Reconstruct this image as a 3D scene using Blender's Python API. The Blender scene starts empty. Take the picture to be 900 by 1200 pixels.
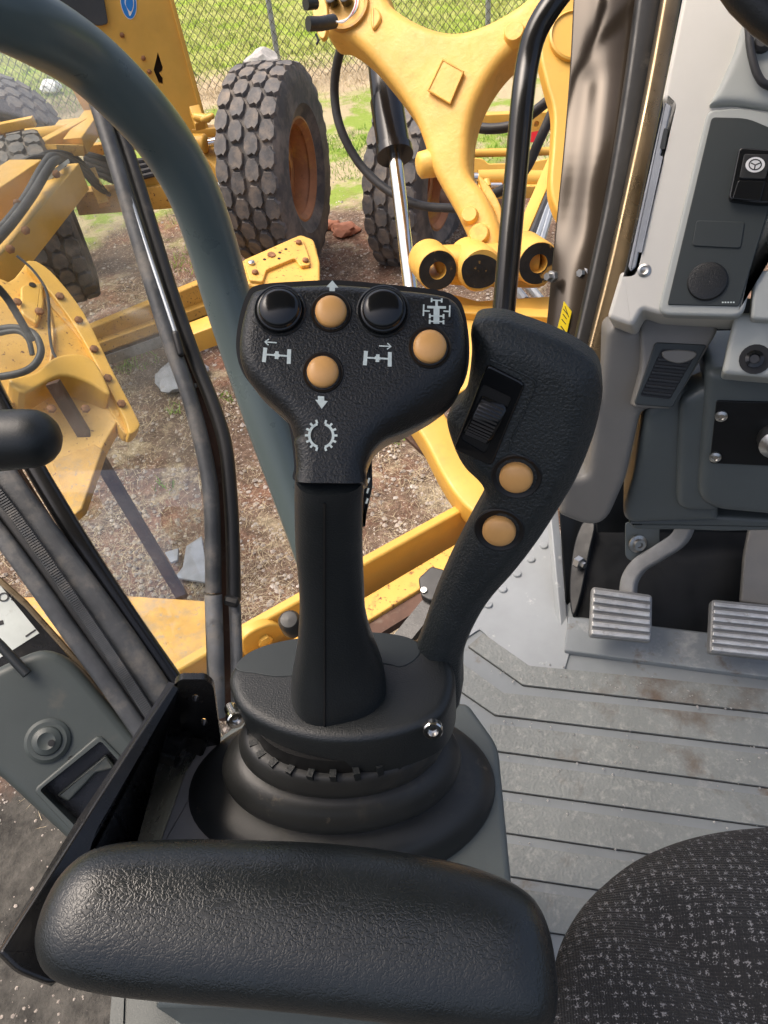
import bpy, bmesh, math, random
from mathutils import Vector, Matrix
from mathutils.geometry import tessellate_polygon
random.seed(7)
V = Vector
rad = math.radians
scene = bpy.context.scene
COL = scene.collection

# ------------------------------------------------------------------ camera
FPX, CW, CH = 832.0, 900.0, 1200.0           # focal length and frame in photo pixels
EYE = V((0.0, 0.0, 2.65)); PITCH, ROLL = rad(45), rad(7)
FWD = V((0, math.cos(PITCH), -math.sin(PITCH)))
UP0 = V((0, math.sin(PITCH), math.cos(PITCH))); RT0 = V((1, 0, 0))
CUP = UP0*math.cos(ROLL) + RT0*math.sin(ROLL)
CRT = RT0*math.cos(ROLL) - UP0*math.sin(ROLL)
cam = bpy.data.cameras.new('camera'); camo = bpy.data.objects.new('camera', cam); COL.objects.link(camo)
M = Matrix((CRT, CUP, -FWD)).transposed().to_4x4(); M.translation = EYE
camo.matrix_world = M
cam.sensor_fit = 'VERTICAL'; cam.sensor_height = 24; cam.lens = 24*FPX/CH
cam.clip_start = 0.02; cam.clip_end = 400
scene.camera = camo
# ------------------------------------------------------------------ sky, sun, exposure
SUN_EL, SUN_AZ = rad(66), rad(-75)            # azimuth from +Y towards +X
w = bpy.data.worlds.new('World'); scene.world = w; w.use_nodes = True
nt = w.node_tree; nt.nodes.clear()
sky = nt.nodes.new('ShaderNodeTexSky'); sky.sky_type = 'NISHITA'; sky.sun_disc = False
sky.sun_elevation = SUN_EL; sky.sun_rotation = SUN_AZ
sky.air_density = 0.8; sky.dust_density = 8.0; sky.ozone_density = 0.2
bg = nt.nodes.new('ShaderNodeBackground'); bg.inputs[1].default_value = 0.15
out = nt.nodes.new('ShaderNodeOutputWorld')
nt.links.new(sky.outputs[0], bg.inputs[0]); nt.links.new(bg.outputs[0], out.inputs[0])
sl = bpy.data.lights.new('sun', 'SUN'); sl.energy = 0.9; sl.angle = rad(40); sl.color = (1, .95, .88)
so = bpy.data.objects.new('sun', sl); COL.objects.link(so)
sd = V((math.sin(SUN_AZ)*math.cos(SUN_EL), math.cos(SUN_AZ)*math.cos(SUN_EL), math.sin(SUN_EL)))
so.rotation_euler = sd.to_track_quat('Z', 'Y').to_euler()
vs = scene.view_settings; vs.view_transform = 'Standard'; vs.look = 'None'; vs.gamma = 1; vs.exposure = 0.83
vs.use_curve_mapping = False
scene.cycles.use_denoising = True
scene.cycles.max_bounces = 8; scene.cycles.transparent_max_bounces = 16
scene.cycles.caustics_reflective = False; scene.cycles.caustics_refractive = False

# ------------------------------------------------------------------ finding points in space
def ray(x, y): return FWD + CRT*((x-450)/FPX) + CUP*((600-y)/FPX)
def D(x, y, d): return EYE + ray(x, y)*d                       # at depth d metres
def G(x, y, z=0.0):
    r = ray(x, y); return EYE + r*((z-EYE.z)/r.z)
class Plane:
    def __init__(s, p, n):
        n = n.normalized()
        if n.dot(EYE-p) < 0: n = -n
        s.p, s.n = p, n
        a = CRT - n*CRT.dot(n); s.u = a.normalized(); s.v = s.n.cross(s.u)
    def hit(s, x, y):
        r = ray(x, y); return EYE + r*((s.p-EYE).dot(s.n)/r.dot(s.n))
    def uv(s, q): q = q-s.p; return (q.dot(s.u), q.dot(s.v))
    def at(s, u, v, h=0.0): return s.p + s.u*u + s.v*v + s.n*h
    def up(s, h): return Plane(s.p + s.n*h, s.n)
def P3(a, b, c):
    A, B, C = D(*a), D(*b), D(*c); return Plane(A, (B-A).cross(C-A))
def PZ(z): return Plane(V((0, 0, z)), V((0, 0, 1)))
def facing(x, y, d, yaw=0, tilt=0):                            # upright plane turned towards the eye, then yawed/tilted
    p = D(x, y, d); n = (EYE-p); n.normalize()
    n = Matrix.Rotation(rad(yaw), 3, 'Z') @ n
    side = V((0, 0, 1)).cross(n).normalized(); n = Matrix.Rotation(rad(-tilt), 3, side) @ n
    return Plane(p, n)
def catmull(pts, n=5, closed=True):
    out = []; N = len(pts); pts = [V(p) for p in pts]
    rng = range(N) if closed else range(N-1)
    for i in rng:
        if closed: p0, p1, p2, p3 = pts[i-1], pts[i], pts[(i+1) % N], pts[(i+2) % N]
        else: p0, p1, p2, p3 = pts[max(i-1, 0)], pts[i], pts[i+1], pts[min(i+2, N-1)]
        for k in range(n):
            t = k/n
            out.append(0.5*((2*p1)+(-p0+p2)*t+(2*p0-5*p1+4*p2-p3)*t*t+(-p0+3*p1-3*p2+p3)*t**3))
    if not closed: out.append(pts[-1])
    return out
def fillet(pts, r, n=4):
    out = []; N = len(pts); pts = [V(p) for p in pts]
    for i in range(N):
        ri = r[i] if isinstance(r, (list, tuple)) else r
        a, b, c = pts[i-1], pts[i], pts[(i+1) % N]
        if ri <= 0: out.append(b); continue
        da, dc = a-b, c-b
        ta = min(ri, da.length*.49); tc = min(ri, dc.length*.49)
        A = b+da.normalized()*ta; C = b+dc.normalized()*tc
        for k in range(n+1):
            t = k/n; out.append(A*(1-t)**2+b*2*t*(1-t)+C*t*t)
    return out
def circ(cx, cy, rx, ry=None, n=20, rot=0):
    ry = ry or rx; c, s = math.cos(rad(rot)), math.sin(rad(rot))
    return [(cx+rx*math.cos(2*math.pi*k/n)*c-ry*math.sin(2*math.pi*k/n)*s, cy+rx*math.cos(2*math.pi*k/n)*s+ry*math.sin(2*math.pi*k/n)*c) for k in range(n)]

# ------------------------------------------------------------------ objects
def tag(o, label=None, cat=None, group=None, kind=None):
    if label: o['label'] = label
    if cat: o['category'] = cat
    if group: o['group'] = group
    if kind: o['kind'] = kind
    return o
def root(name, loc, label=None, cat=None, group=None, kind=None):
    o = bpy.data.objects.new(name, None); COL.objects.link(o); o.location = loc; o.empty_display_size = .05
    return tag(o, label, cat, group, kind)
WORLD = {}
def wloc(o):
    return V((0, 0, 0)) if o is None else WORLD.get(o.name, o.location.copy())
def mk(name, verts, faces, mat, parent=None, uv=None, sharp=35, smooth=True, wn=False, kind=None, loc=None):
    """verts are world positions; the object is placed at its base and parented without scaling"""
    me = bpy.data.meshes.new(name)
    base = wloc(parent) if parent else (V(loc) if loc is not None else V((0, 0, 0)))
    me.from_pydata([tuple(V(v)-base) for v in verts], [], faces)
    if uv is not None:
        l = me.uv_layers.new(name='UVMap')
        for lp in me.loops: l.data[lp.index].uv = uv[lp.vertex_index]
    if mat is not None: me.materials.append(mat)
    me.validate(); me.update()
    if smooth: me.shade_smooth(); me.set_sharp_from_angle(angle=rad(sharp))
    o = bpy.data.objects.new(name, me); COL.objects.link(o)
    if parent: o.parent = parent
    elif loc is not None: o.location = base
    WORLD[o.name] = base
    if wn: m = o.modifiers.new('wn', 'WEIGHTED_NORMAL'); m.keep_sharp = True
    if kind: o['kind'] = kind
    return o
def rebase(o):
    """move a top-level mesh's origin to its base centre"""
    vs_ = [v.co for v in o.data.vertices]
    c = V((sum(v.x for v in vs_)/len(vs_), sum(v.y for v in vs_)/len(vs_), min(v.z for v in vs_)))
    o.data.transform(Matrix.Translation(-c)); o.location = o.location + c; WORLD[o.name] = o.location.copy()
    return o
def area2(p): return sum(p[i-1][0]*p[i][1]-p[i][0]*p[i-1][1] for i in range(len(p)))/2
def inset(p, d):
    N = len(p); out = []
    for i in range(N):
        a, b, c = V(p[i-1]), V(p[i]), V(p[(i+1) % N])
        e1, e2 = (b-a), (c-b)
        if e1.length < 1e-9: e1 = e2
        if e2.length < 1e-9: e2 = e1
        e1 = e1.normalized(); e2 = e2.normalized()
        n1, n2 = V((-e1.y, e1.x)), V((-e2.y, e2.x))
        m = n1+n2
        if m.length < 1e-6: m = n1
        m.normalize(); k = max(.35, m.dot(n1)); out.append((b.x+m.x*d/k, b.y+m.y*d/k))
    return out
def slab(name, px, pl, t, mat, parent=None, r=0.0, seg=4, holes=(), hole_t=None, kind=None, rb=0.0, dome=0.0, loc=None):
    """outline px (photo pixels) laid on the plane pl, t thick away from the eye, front edge rounded by r"""
    p2 = [pl.uv(pl.hit(*q)) for q in px]
    if area2(p2) < 0: p2 = p2[::-1]
    N = len(p2); verts = []; uv = []; faces = []
    layers = []
    if r > 0:
        for k in range(seg+1):
            a = math.pi/2*k/seg; layers.append((r*(1-math.sin(a)), -r*(1-math.cos(a))))
    else: layers.append((0, 0))
    layers = [(i, h) for i, h in layers]
    layers.append((0, -(t-rb)))
    if rb > 0:
        for k in range(1, seg+1):
            a = math.pi/2*k/seg; layers.append((rb*(1-math.cos(a)), -(t-rb)-rb*math.sin(a)))
    for ins, h in layers:
        q2 = inset(p2, ins) if ins > 0 else p2
        for u, v in q2: verts.append(pl.at(u, v, h)); uv.append((u, v))
    for L in range(len(layers)-1):
        for i in range(N):
            j = (i+1) % N; faces.append((L*N+i, (L+1)*N+i, (L+1)*N+j, L*N+j))
    hl = []
    for hpx in holes:
        h2 = [pl.uv(pl.hit(*q)) for q in hpx]
        if area2(h2) > 0: h2 = h2[::-1]
        s = len(verts); n = len(h2)
        for u, v in h2: verts.append(pl.at(u, v, 0)); uv.append((u, v))
        for u, v in h2: verts.append(pl.at(u, v, -(hole_t or t))); uv.append((u, v))
        for i in range(n):
            j = (i+1) % n; faces.append((s+i, s+n+i, s+n+j, s+j))
        hl.append((s, n))
    if holes:
        loops = [[V((uv[i][0], uv[i][1], 0)) for i in range(N)]] + [[V((uv[s+i][0], uv[s+i][1], 0)) for i in range(n)] for s, n in hl]
        idx = list(range(N)) + [s+i for s, n in hl for i in range(n)]
        for tri in tessellate_polygon(loops):
            t3 = [idx[k] for k in tri]
            a, b, c = [uv[k] for k in t3]
            if (b[0]-a[0])*(c[1]-a[1])-(c[0]-a[0])*(b[1]-a[1]) < 0: t3 = t3[::-1]
            faces.append(tuple(t3))
    else: faces.append(tuple(range(N)))
    if not holes or hole_t: faces.append(tuple(range(len(layers)*N-1, (len(layers)-1)*N-1, -1)))
    return mk(name, verts, faces, mat, parent, uv, wn=(r > 0 or rb > 0), kind=kind, loc=loc)
def dslab(name, px, pl, t, mat, parent=None, r=.01, seg=6, field=None, kind=None, rb=0, grid=None, free=None, cham=None):
    """like slab, for curvy outlines: front face is a triangulated height field rounded by its distance to the edge"""
    from mathutils.geometry import delaunay_2d_cdt
    o2 = [V(pl.uv(pl.hit(*q))) for q in px]
    if area2(o2) < 0: o2 = o2[::-1]
    o2 = [p for i, p in enumerate(o2) if (p-o2[i-1]).length > 1e-5]
    # even spacing along the outline
    step = max(r*.30, sum((o2[i]-o2[i-1]).length for i in range(len(o2)))/420); q2 = []
    for i in range(len(o2)):
        a, b = o2[i], o2[(i+1) % len(o2)]; m = max(1, round((b-a).length/step))
        q2 += [a.lerp(b, k/m) for k in range(m)]
    o2 = q2; N = len(o2)
    segs = [(o2[i], o2[(i+1) % N]) for i in range(N)]
    import numpy as np
    SA = np.array([(s[0].x, s[0].y) for s in segs]); SB = np.array([(s[1].x, s[1].y) for s in segs]); SD = SB-SA; SL = (SD**2).sum(1)+1e-15
    def dist(p):
        P = np.array(p); f = np.clip(((P-SA)*SD).sum(1)/SL, 0, 1); return float(np.sqrt((((SA+SD*f[:, None])-P)**2).sum(1)).min())
    if free:
        kp = np.array([not (free(s[0]) and free(s[1])) for s in segs])
        def hd(p):
            P = np.array(p); A_, D_, L_ = SA[kp], SD[kp], SL[kp]; f = np.clip(((P-A_)*D_).sum(1)/L_, 0, 1); return float(np.sqrt((((A_+D_*f[:, None])-P)**2).sum(1)).min())
    def inside(p):
        x, y = p; yy = (SA[:, 1] > y) != (SB[:, 1] > y); k = np.where(yy)[0]
        if len(k) == 0: return False
        xi = SA[k, 0]+(y-SA[k, 1])/(SB[k, 1]-SA[k, 1])*(SB[k, 0]-SA[k, 0]); return bool((xi > x).sum() % 2)
    pts = list(o2); ds = [0.0]*N
    nrm = []
    for i in range(N):
        e = (o2[(i+1) % N]-o2[i-1]); e = e.normalized() if e.length > 1e-9 else V((1, 0)); nrm.append(V((-e.y, e.x)))
    for k in range(1, seg+1):
        dk = r*(1-math.cos(math.pi/2*k/seg))
        if dk < r*.03: continue
        for i in range(N):
            if k > 2 and (i+k) % (2 if k > 3 else 1): continue
            p = o2[i]+nrm[i]*dk
            if not inside(p): continue
            d = dist(p)
            if d > dk*.93: pts.append(p); ds.append(d)
    xs = [p.x for p in o2]; ys = [p.y for p in o2]; gs = grid or max(r*.8, (max(xs)-min(xs)+max(ys)-min(ys))/90)
    y = min(ys); j = 0
    while y < max(ys):
        x = min(xs)+(j % 2)*gs/2
        while x < max(xs):
            if inside((x, y)):
                d = dist((x, y))
                if d > r*.25 and (d > r*1.15 or min((V((x, y))-q).length for q in pts[N:] or [V((9, 9))]) > gs*.45): pts.append(V((x, y))); ds.append(d)
            x += gs
        y += gs*.866; j += 1
    vo, eo, fo, ov, oe, of_ = delaunay_2d_cdt([V((p.x, p.y)) for p in pts], [], [list(range(N))], 1, 1e-7)
    verts = []; uv = []; src = {}
    for i, p in enumerate(vo):
        d = ds[ov[i][0]] if ov[i] else dist(p)
        if ov[i] and ov[i][0] < N: src[ov[i][0]] = i; d = 0.0
        if free: d = hd((p.x, p.y))
        h = -(r-math.sqrt(max(0, r*r-(r-min(d, r))**2)))
        if cham:                                              # flat chamfer with softened edges
            f = min(d/r, 1.6); g = max(0, 1-f); h = -cham*(g if f < .93 else (1.07-f)**2/.28 if f < 1.07 else 0) - (.0025*(1-min(d/.002, 1))**2)
        if field: h += field(p.x, p.y, d)
        verts.append(pl.at(p.x, p.y, h)); uv.append((p.x, p.y))
    faces = [tuple(f) for f in fo]
    nb = len(verts); ring = [src[i] for i in range(N) if i in src]; M_ = len(ring)
    for i in ring: verts.append(pl.at(vo[i].x, vo[i].y, -t)); uv.append(uv[i])
    for k in range(M_):
        k2 = (k+1) % M_; faces.append((ring[k], nb+k, nb+k2, ring[k2]))
    faces.append(tuple(range(nb+M_-1, nb-1, -1)))
    return mk(name, verts, faces, mat, parent, uv, sharp=50, kind=kind)
def decal(name, px, pl, mat, parent, h=.0004, t=.0003): return slab(name, px, pl.up(h), t, mat, parent)
def frame_of(axis):
    a = axis.normalized(); r = V((0, 0, 1)) if abs(a.z) < .9 else V((1, 0, 0))
    u = r.cross(a).normalized(); return u, a.cross(u), a
def lathe(name, prof, org, axis, mat, parent=None, n=24, sharp=35, kind=None, cap=True, squash=1.0, loc=None):
    u, v, a = frame_of(axis); verts = []; faces = []
    for r, h in prof:
        for k in range(n):
            t = 2*math.pi*k/n; verts.append(org+u*(r*math.cos(t)*squash)+v*(r*math.sin(t))+a*h)
    for L in range(len(prof)-1):
        for i in range(n):
            j = (i+1) % n; faces.append((L*n+i, L*n+j, (L+1)*n+j, (L+1)*n+i))
    if cap:
        faces.append(tuple(range(n-1, -1, -1))); faces.append(tuple(range((len(prof)-1)*n, len(prof)*n)))
    return mk(name, verts, faces, mat, parent, sharp=sharp, kind=kind, loc=loc)
def tube_geo(pts, rs, n=10, sq=1.0, upv=None, prof=None):
    verts = []; faces = []; N = len(pts)
    if not isinstance(rs, (list, tuple)): rs = [rs]*N
    t0 = (pts[1]-pts[0]).normalized()
    if upv is not None: u = (upv - t0*upv.dot(t0)).normalized()
    else: u = frame_of(t0)[0]
    m = len(prof) if prof else n
    for i in range(N):
        t = (pts[min(i+1, N-1)]-pts[max(i-1, 0)]).normalized()
        u = (u - t*u.dot(t)).normalized(); v = t.cross(u)
        for k in range(m):
            if prof: verts.append(pts[i]+u*prof[k][0]*rs[i]+v*prof[k][1]*rs[i])
            else:
                a = 2*math.pi*k/n; verts.append(pts[i]+u*(rs[i]*math.cos(a))+v*(rs[i]*math.sin(a)*sq))
    for i in range(N-1):
        for k in range(m):
            j = (k+1) % m; faces.append((i*m+k, i*m+j, (i+1)*m+j, (i+1)*m+k))
    faces.append(tuple(range(m-1, -1, -1))); faces.append(tuple(range((N-1)*m, N*m)))
    return verts, faces
def tube(name, pts, rs, mat, parent=None, n=12, sm=0, sq=1.0, upv=None, prof=None, kind=None, sharp=40, caps=0, loc=None):
    pts = [V(p) for p in pts]
    if sm:
        if isinstance(rs, (list, tuple)): rs = [q[0] for q in catmull([(r, 0, 0) for r in rs], sm, False)]
        pts = catmull(pts, sm, False)
    if caps:                                                  # rounded ends
        if not isinstance(rs, (list, tuple)): rs = [rs]*len(pts)
        rs = list(rs); A = (pts[0]-pts[1]).normalized(); B = (pts[-1]-pts[-2]).normalized(); r0, r1 = rs[0], rs[-1]
        pre = [(pts[0]+A*r0*math.sin(a)*caps, r0*math.cos(a)) for a in (1.5, 1.25, .95, .6, .3)]
        post = [(pts[-1]+B*r1*math.sin(a)*caps, r1*math.cos(a)) for a in (.3, .6, .95, 1.25, 1.5)]
        pts = [p for p, _ in pre]+pts+[p for p, _ in post]; rs = [q for _, q in pre]+rs+[q for _, q in post]
    v, f = tube_geo(pts, rs, n, sq, upv, prof)
    return mk(name, v, f, mat, parent, sharp=sharp, kind=kind, loc=loc)
def rrect(w, h, r, n=3):                                     # rounded rectangle profile, half sizes
    out = []
    for cx, cy, a0 in ((w-r, h-r, 0), (-w+r, h-r, 90), (-w+r, -h+r, 180), (w-r, -h+r, 270)):
        for k in range(n+1):
            a = rad(a0+90*k/n); out.append((cx+r*math.cos(a), cy+r*math.sin(a)))
    return out
def beam(name, a, b, w, h, mat, parent=None, upv=V((0, 0, 1)), r=None, loc=None):
    r = r if r is not None else min(w, h)*.12
    return tube(name, [a, b], 1.0, mat, parent, upv=upv, prof=[(y, x) for x, y in rrect(w/2, h/2, r)][::-1], loc=loc)
def loft(name, rows, mat, parent=None, caps=True, sharp=40, kind=None, loc=None):
    n = len(rows[0]); verts = [p for r in rows for p in r]; faces = []
    for L in range(len(rows)-1):
        for i in range(n):
            j = (i+1) % n; faces.append((L*n+i, L*n+j, (L+1)*n+j, (L+1)*n+i))
    if caps: faces.append(tuple(range(n-1, -1, -1))); faces.append(tuple(range((len(rows)-1)*n, len(rows)*n)))
    return mk(name, verts, faces, mat, parent, sharp=sharp, kind=kind, loc=loc)
def pillow(name, px, sa, sb, pl, h, hb, mat, parent=None, groove=None, layers=9, e=2.0, loc=None):
    """cushion: outline px on plane pl, domed towards the spine sa-sb, h up, hb down"""
    o2 = [V(pl.uv(pl.hit(*q))) for q in px]
    if area2(o2) < 0: o2 = o2[::-1]
    A, B = V(pl.uv(pl.hit(*sa))), V(pl.uv(pl.hit(*sb))); AB = B-A
    verts = []; uv = []; faces = []; N = len(o2)
    ts = [1-math.cos(math.pi/2*k/layers) for k in range(layers+1)]
    def row(t, sgn):
        for p in o2:
            s = max(0, min(1, (p-A).dot(AB)/AB.length_squared)); c = A+AB*s
            q = p.lerp(c, t); z = (1-(1-t)**e)**(1/e)
            hh = z*(h if sgn > 0 else -hb)
            if groove and sgn > 0: hh += groove(q, t)
            verts.append(pl.at(q.x, q.y, hh)); uv.append((q.x, q.y))
    seq = [(t, -1) for t in ts[::-1][1:]] + [(t, 1) for t in ts[1:-1]] + [(.995, 1)]
    for t, s in seq: row(t, s)
    for L in range(len(seq)-1):
        for i in range(N):
            j = (i+1) % N; faces.append((L*N+i, L*N+j, (L+1)*N+j, (L+1)*N+i))
    L = len(seq)-1
    for i in range(N//2): pass
    faces.append(tuple(range(L*N, L*N+N))); faces.append(tuple(range(N-1, -1, -1)))
    return mk(name, verts, faces, mat, parent, uv, sharp=80, loc=loc)

# ------------------------------------------------------------------ materials
def mat(name, col, rough=.5, metal=0, vary=None, dirt=None, bump=None, rvar=.0, spec=.5, coat=0, uvc=False, speck=None, ior=None, alpha=None):
    """vary=(scale, amount)  dirt=(colour, scale, threshold, softness)  bump=[(kind, scale, strength, distance)]  speck=(colour, scale, threshold)"""
    m = bpy.data.materials.new(name); m.use_nodes = True; t = m.node_tree; N = t.nodes; L = t.links
    b = N['Principled BSDF']; b.inputs['Roughness'].default_value = rough; b.inputs['Metallic'].default_value = metal
    b.inputs['Specular IOR Level'].default_value = spec; b.inputs['Coat Weight'].default_value = coat
    tc = N.new('ShaderNodeTexCoord'); co = tc.outputs['UV' if uvc else 'Object']
    def noise(s, det=5, rgh=.6, vec=None):
        n = N.new('ShaderNodeTexNoise'); n.inputs['Scale'].default_value = s; n.inputs['Detail'].default_value = det; n.inputs['Roughness'].default_value = rgh
        L.new(vec or co, n.inputs['Vector']); return n
    def ramp(src, a, z):
        r = N.new('ShaderNodeMapRange'); r.inputs[1].default_value = a; r.inputs[2].default_value = z; L.new(src, r.inputs[0]); return r.outputs[0]
    def mix(f, a, c):
        x = N.new('ShaderNodeMix'); x.data_type = 'RGBA'
        if isinstance(f, float): x.inputs[0].default_value = f
        else: L.new(f, x.inputs[0])
        for s, i in ((a, 6), (c, 7)):
            if isinstance(s, (tuple, list)): x.inputs[i].default_value = (*s[:3], 1)
            else: L.new(s, x.inputs[i])
        return x.outputs[2]
    c = col
    if vary:
        n = noise(vary[0]); lo = tuple(q*(1-vary[1]) for q in col); hi = tuple(min(1, q*(1+vary[1])) for q in col)
        c = mix(ramp(n.outputs[0], .3, .7), lo, hi)
    if dirt:
        for dd in (dirt if isinstance(dirt, list) else [dirt]):
            n = noise(dd[1], 8, .68); c = mix(ramp(n.outputs[0], dd[2], dd[2]+dd[3]), c, dd[0])
    if speck:
        n = noise(speck[1], 2, .5); c = mix(ramp(n.outputs[0], speck[2], speck[2]+.03), c, speck[0])
    if isinstance(c, (tuple, list)): b.inputs['Base Color'].default_value = (*c[:3], 1)
    else: L.new(c, b.inputs['Base Color'])
    if rvar:
        n = noise(18, 5, .65); r = N.new('ShaderNodeMapRange'); r.inputs[1].default_value = .3; r.inputs[2].default_value = .7
        r.inputs[3].default_value = max(.03, rough-rvar); r.inputs[4].default_value = min(1, rough+rvar); L.new(n.outputs[0], r.inputs[0]); L.new(r.outputs[0], b.inputs['Roughness'])
    if bump:
        prev = None
        for k, s, st, di in bump:
            bn = N.new('ShaderNodeBump'); bn.inputs['Strength'].default_value = st; bn.inputs['Distance'].default_value = di
            if k == 'noise': h = noise(s, 3, .55).outputs[0]
            elif k == 'rough': h = noise(s, 8, .7).outputs[0]
            elif k == 'cell':
                vn = N.new('ShaderNodeTexVoronoi'); vn.feature = 'SMOOTH_F1'; vn.inputs['Scale'].default_value = s; L.new(co, vn.inputs['Vector']); h = vn.outputs[0]
            elif k == 'worm':                                     # soft winding wrinkles
                nz = noise(s*.3, 2, .5); ad = N.new('ShaderNodeVectorMath'); ad.operation = 'MULTIPLY_ADD'
                L.new(nz.outputs[1], ad.inputs[0]); ad.inputs[1].default_value = (1.2/s, 1.2/s, 1.2/s); L.new(co, ad.inputs[2])
                n2 = noise(s, 1.5, .5, ad.outputs[0]); a_ = N.new('ShaderNodeMath'); a_.operation = 'SUBTRACT'; L.new(n2.outputs[0], a_.inputs[0]); a_.inputs[1].default_value = .5
                b_ = N.new('ShaderNodeMath'); b_.operation = 'ABSOLUTE'; L.new(a_.outputs[0], b_.inputs[0]); h = ramp(b_.outputs[0], 0, .10)
            elif k == 'grain':                                    # vinyl leather: irregular cells with soft grooves
                nz = noise(s*.35, 3, .6); ad = N.new('ShaderNodeVectorMath'); ad.operation = 'MULTIPLY_ADD'
                L.new(nz.outputs[1], ad.inputs[0]); ad.inputs[1].default_value = (1.9/s, 2.6/s, 1.9/s); L.new(co, ad.inputs[2])
                vn = N.new('ShaderNodeTexVoronoi'); vn.feature = 'DISTANCE_TO_EDGE'; vn.inputs['Scale'].default_value = s; L.new(ad.outputs[0], vn.inputs['Vector'])
                h = ramp(vn.outputs[0], 0, .32)
            elif k == 'wrinkle':                                  # leather grain: ridges of a stretched, distorted cell pattern
                nz = noise(s*.12, 2, .5); ad = N.new('ShaderNodeVectorMath'); ad.operation = 'MULTIPLY_ADD'
                L.new(nz.outputs[1], ad.inputs[0]); ad.inputs[1].default_value = (.045, .045, .045); L.new(co, ad.inputs[2])
                n2 = noise(s*.8, 3, .5, ad.outputs[0]); n2.noise_type = 'RIDGED_MULTIFRACTAL'; h = n2.outputs[0]
            L.new(h, bn.inputs['Height'])
            if prev: L.new(prev, bn.inputs['Normal'])
            prev = bn.outputs[0]
        L.new(prev, b.inputs['Normal'])
    m['bsdf'] = b.name
    return m
RUST = (.11, .045, .02); DUST = (.33, .27, .2)
YEL = (.69, .395, .07)
m_yel = mat('yellow_paint', YEL, .42, vary=(3, .12), dirt=[((.45, .24, .06), 6, .58, .25), (RUST, 22, .70, .06)], bump=[('noise', 60, .12, .004)], rvar=.12)
m_yel_cast = mat('yellow_cast_paint', (.69, .40, .08), .5, vary=(4, .15), dirt=[((.46, .26, .065), 9, .57, .2), ((.17, .10, .045), 5, .655, .1), (RUST, 40, .70, .04)], bump=[('noise', 75, .22, .006), ('rough', 12, .2, .012)], rvar=.1)
m_yel_rust = mat('worn_yellow_paint', (.70, .40, .08), .5, vary=(5, .12), dirt=[((.42, .2, .06), 14, .6, .12), ((.16, .06, .025), 55, .60, .04)], bump=[('rough', 40, .25, .004)], rvar=.1)
m_yel_dull = mat('faded_yellow_paint', (.60, .34, .08), .65, vary=(8, .25), dirt=[((.36, .26, .15), 10, .48, .2), (DUST, 45, .56, .12), (RUST, 30, .66, .06)], bump=[('rough', 30, .2, .004)])
m_black = mat('black_moulded_plastic', (.009, .0105, .011), .32, vary=(12, .25), bump=[('noise', 800, .7, .0008)], spec=.5, rvar=.06)
m_black_soft = mat('black_soft_plastic', (.013, .016, .017), .40, vary=(12, .2), dirt=((.05, .045, .035), 20, .66, .25), bump=[('noise', 900, .45, .0007)], spec=.5)
m_wing = mat('charcoal_grained_plastic', (.020, .025, .026), .42, vary=(10, .2), bump=[('noise', 620, .9, .0011)], spec=.5)
m_gloss = mat('gloss_black_plastic', (.008, .009, .010), .16, spec=.5, bump=[('noise', 300, .03, .0005)])
m_pit = mat('button_well', (.006, .006, .006), .5)
m_tan = mat('amber_button_plastic', (.82, .435, .145), .34, vary=(60, .06), spec=.5, bump=[('noise', 900, .05, .0003)])
m_print = mat('white_print', (.62, .70, .66), .6, vary=(400, .1))
m_rubber = mat('bellows_rubber', (.022, .023, .022), .46, vary=(9, .3), dirt=[((.11, .095, .07), 14, .56, .3), ((.10, .085, .065), 60, .62, .1)], bump=[('noise', 400, .15, .0006)], rvar=.1)
m_rub_blk = mat('black_rubber_seal', (.012, .012, .012), .5, vary=(25, .3), dirt=[((.13, .115, .095), 16, .6, .25)], bump=[('rough', 90, .2, .0015)], rvar=.1)
m_rub_worn = mat('weathered_rubber', (.05, .053, .056), .5, vary=(25, .35), dirt=[((.16, .145, .125), 18, .5, .25), ((.2, .12, .06), 30, .7, .1)], bump=[('rough', 80, .35, .002)], rvar=.15)
m_tubegrn = mat('grey_green_paint', (.115, .148, .142), .30, vary=(3, .08), bump=[('noise', 90, .05, .001)], spec=.5, rvar=.04)
m_leather = mat('black_leather_vinyl', (.012, .015, .016), .31, vary=(14, .2), bump=[('worm', 380, .17, .0009), ('noise', 60, .15, .002)], spec=.55, rvar=.08)
m_bracket = mat('black_powder_coat', (.009, .009, .009), .26, vary=(20, .3), dirt=((.06, .05, .04), 18, .63, .2), bump=[('rough', 120, .25, .0012)], rvar=.1)
m_console = mat('dark_grey_green_plastic', (.11, .127, .122), .5, vary=(10, .1), bump=[('noise', 900, .3, .0004)], dirt=((.16, .14, .11), 12, .64, .25))
m_cplate = mat('scuffed_grey_plate', (.30, .28, .26), .45, vary=(9, .25), dirt=[((.30, .25, .2), 10, .5, .3), ((.06, .05, .04), 25, .62, .1)], bump=[('rough', 60, .3, .001)])
m_cream = mat('cream_trim_plastic', (.64, .62, .56), .5, vary=(6, .05), bump=[('noise', 1100, .2, .0004)], dirt=((.38, .36, .31), 6, .6, .3))
m_creamg = mat('grey_trim_plastic', (.40, .42, .395), .5, vary=(6, .06), bump=[('noise', 1100, .2, .0004)])
m_duct = mat('dusty_grey_plastic', (.19, .183, .167), .5, vary=(5, .12), bump=[('noise', 900, .3, .0005)], dirt=[((.25, .235, .205), 7, .56, .3), ((.33, .30, .25), 40, .7, .08)], rvar=.08)
m_shroud = mat('dark_shroud_plastic', (.09, .106, .107), .42, vary=(5, .12), bump=[('noise', 700, .3, .0005)], dirt=[((.2, .185, .16), 12, .66, .2)], rvar=.08)
m_swp = mat('charcoal_switch_panel', (.024, .032, .033), .5, vary=(6, .08), bump=[('noise', 1500, .15, .0003)])
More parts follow.
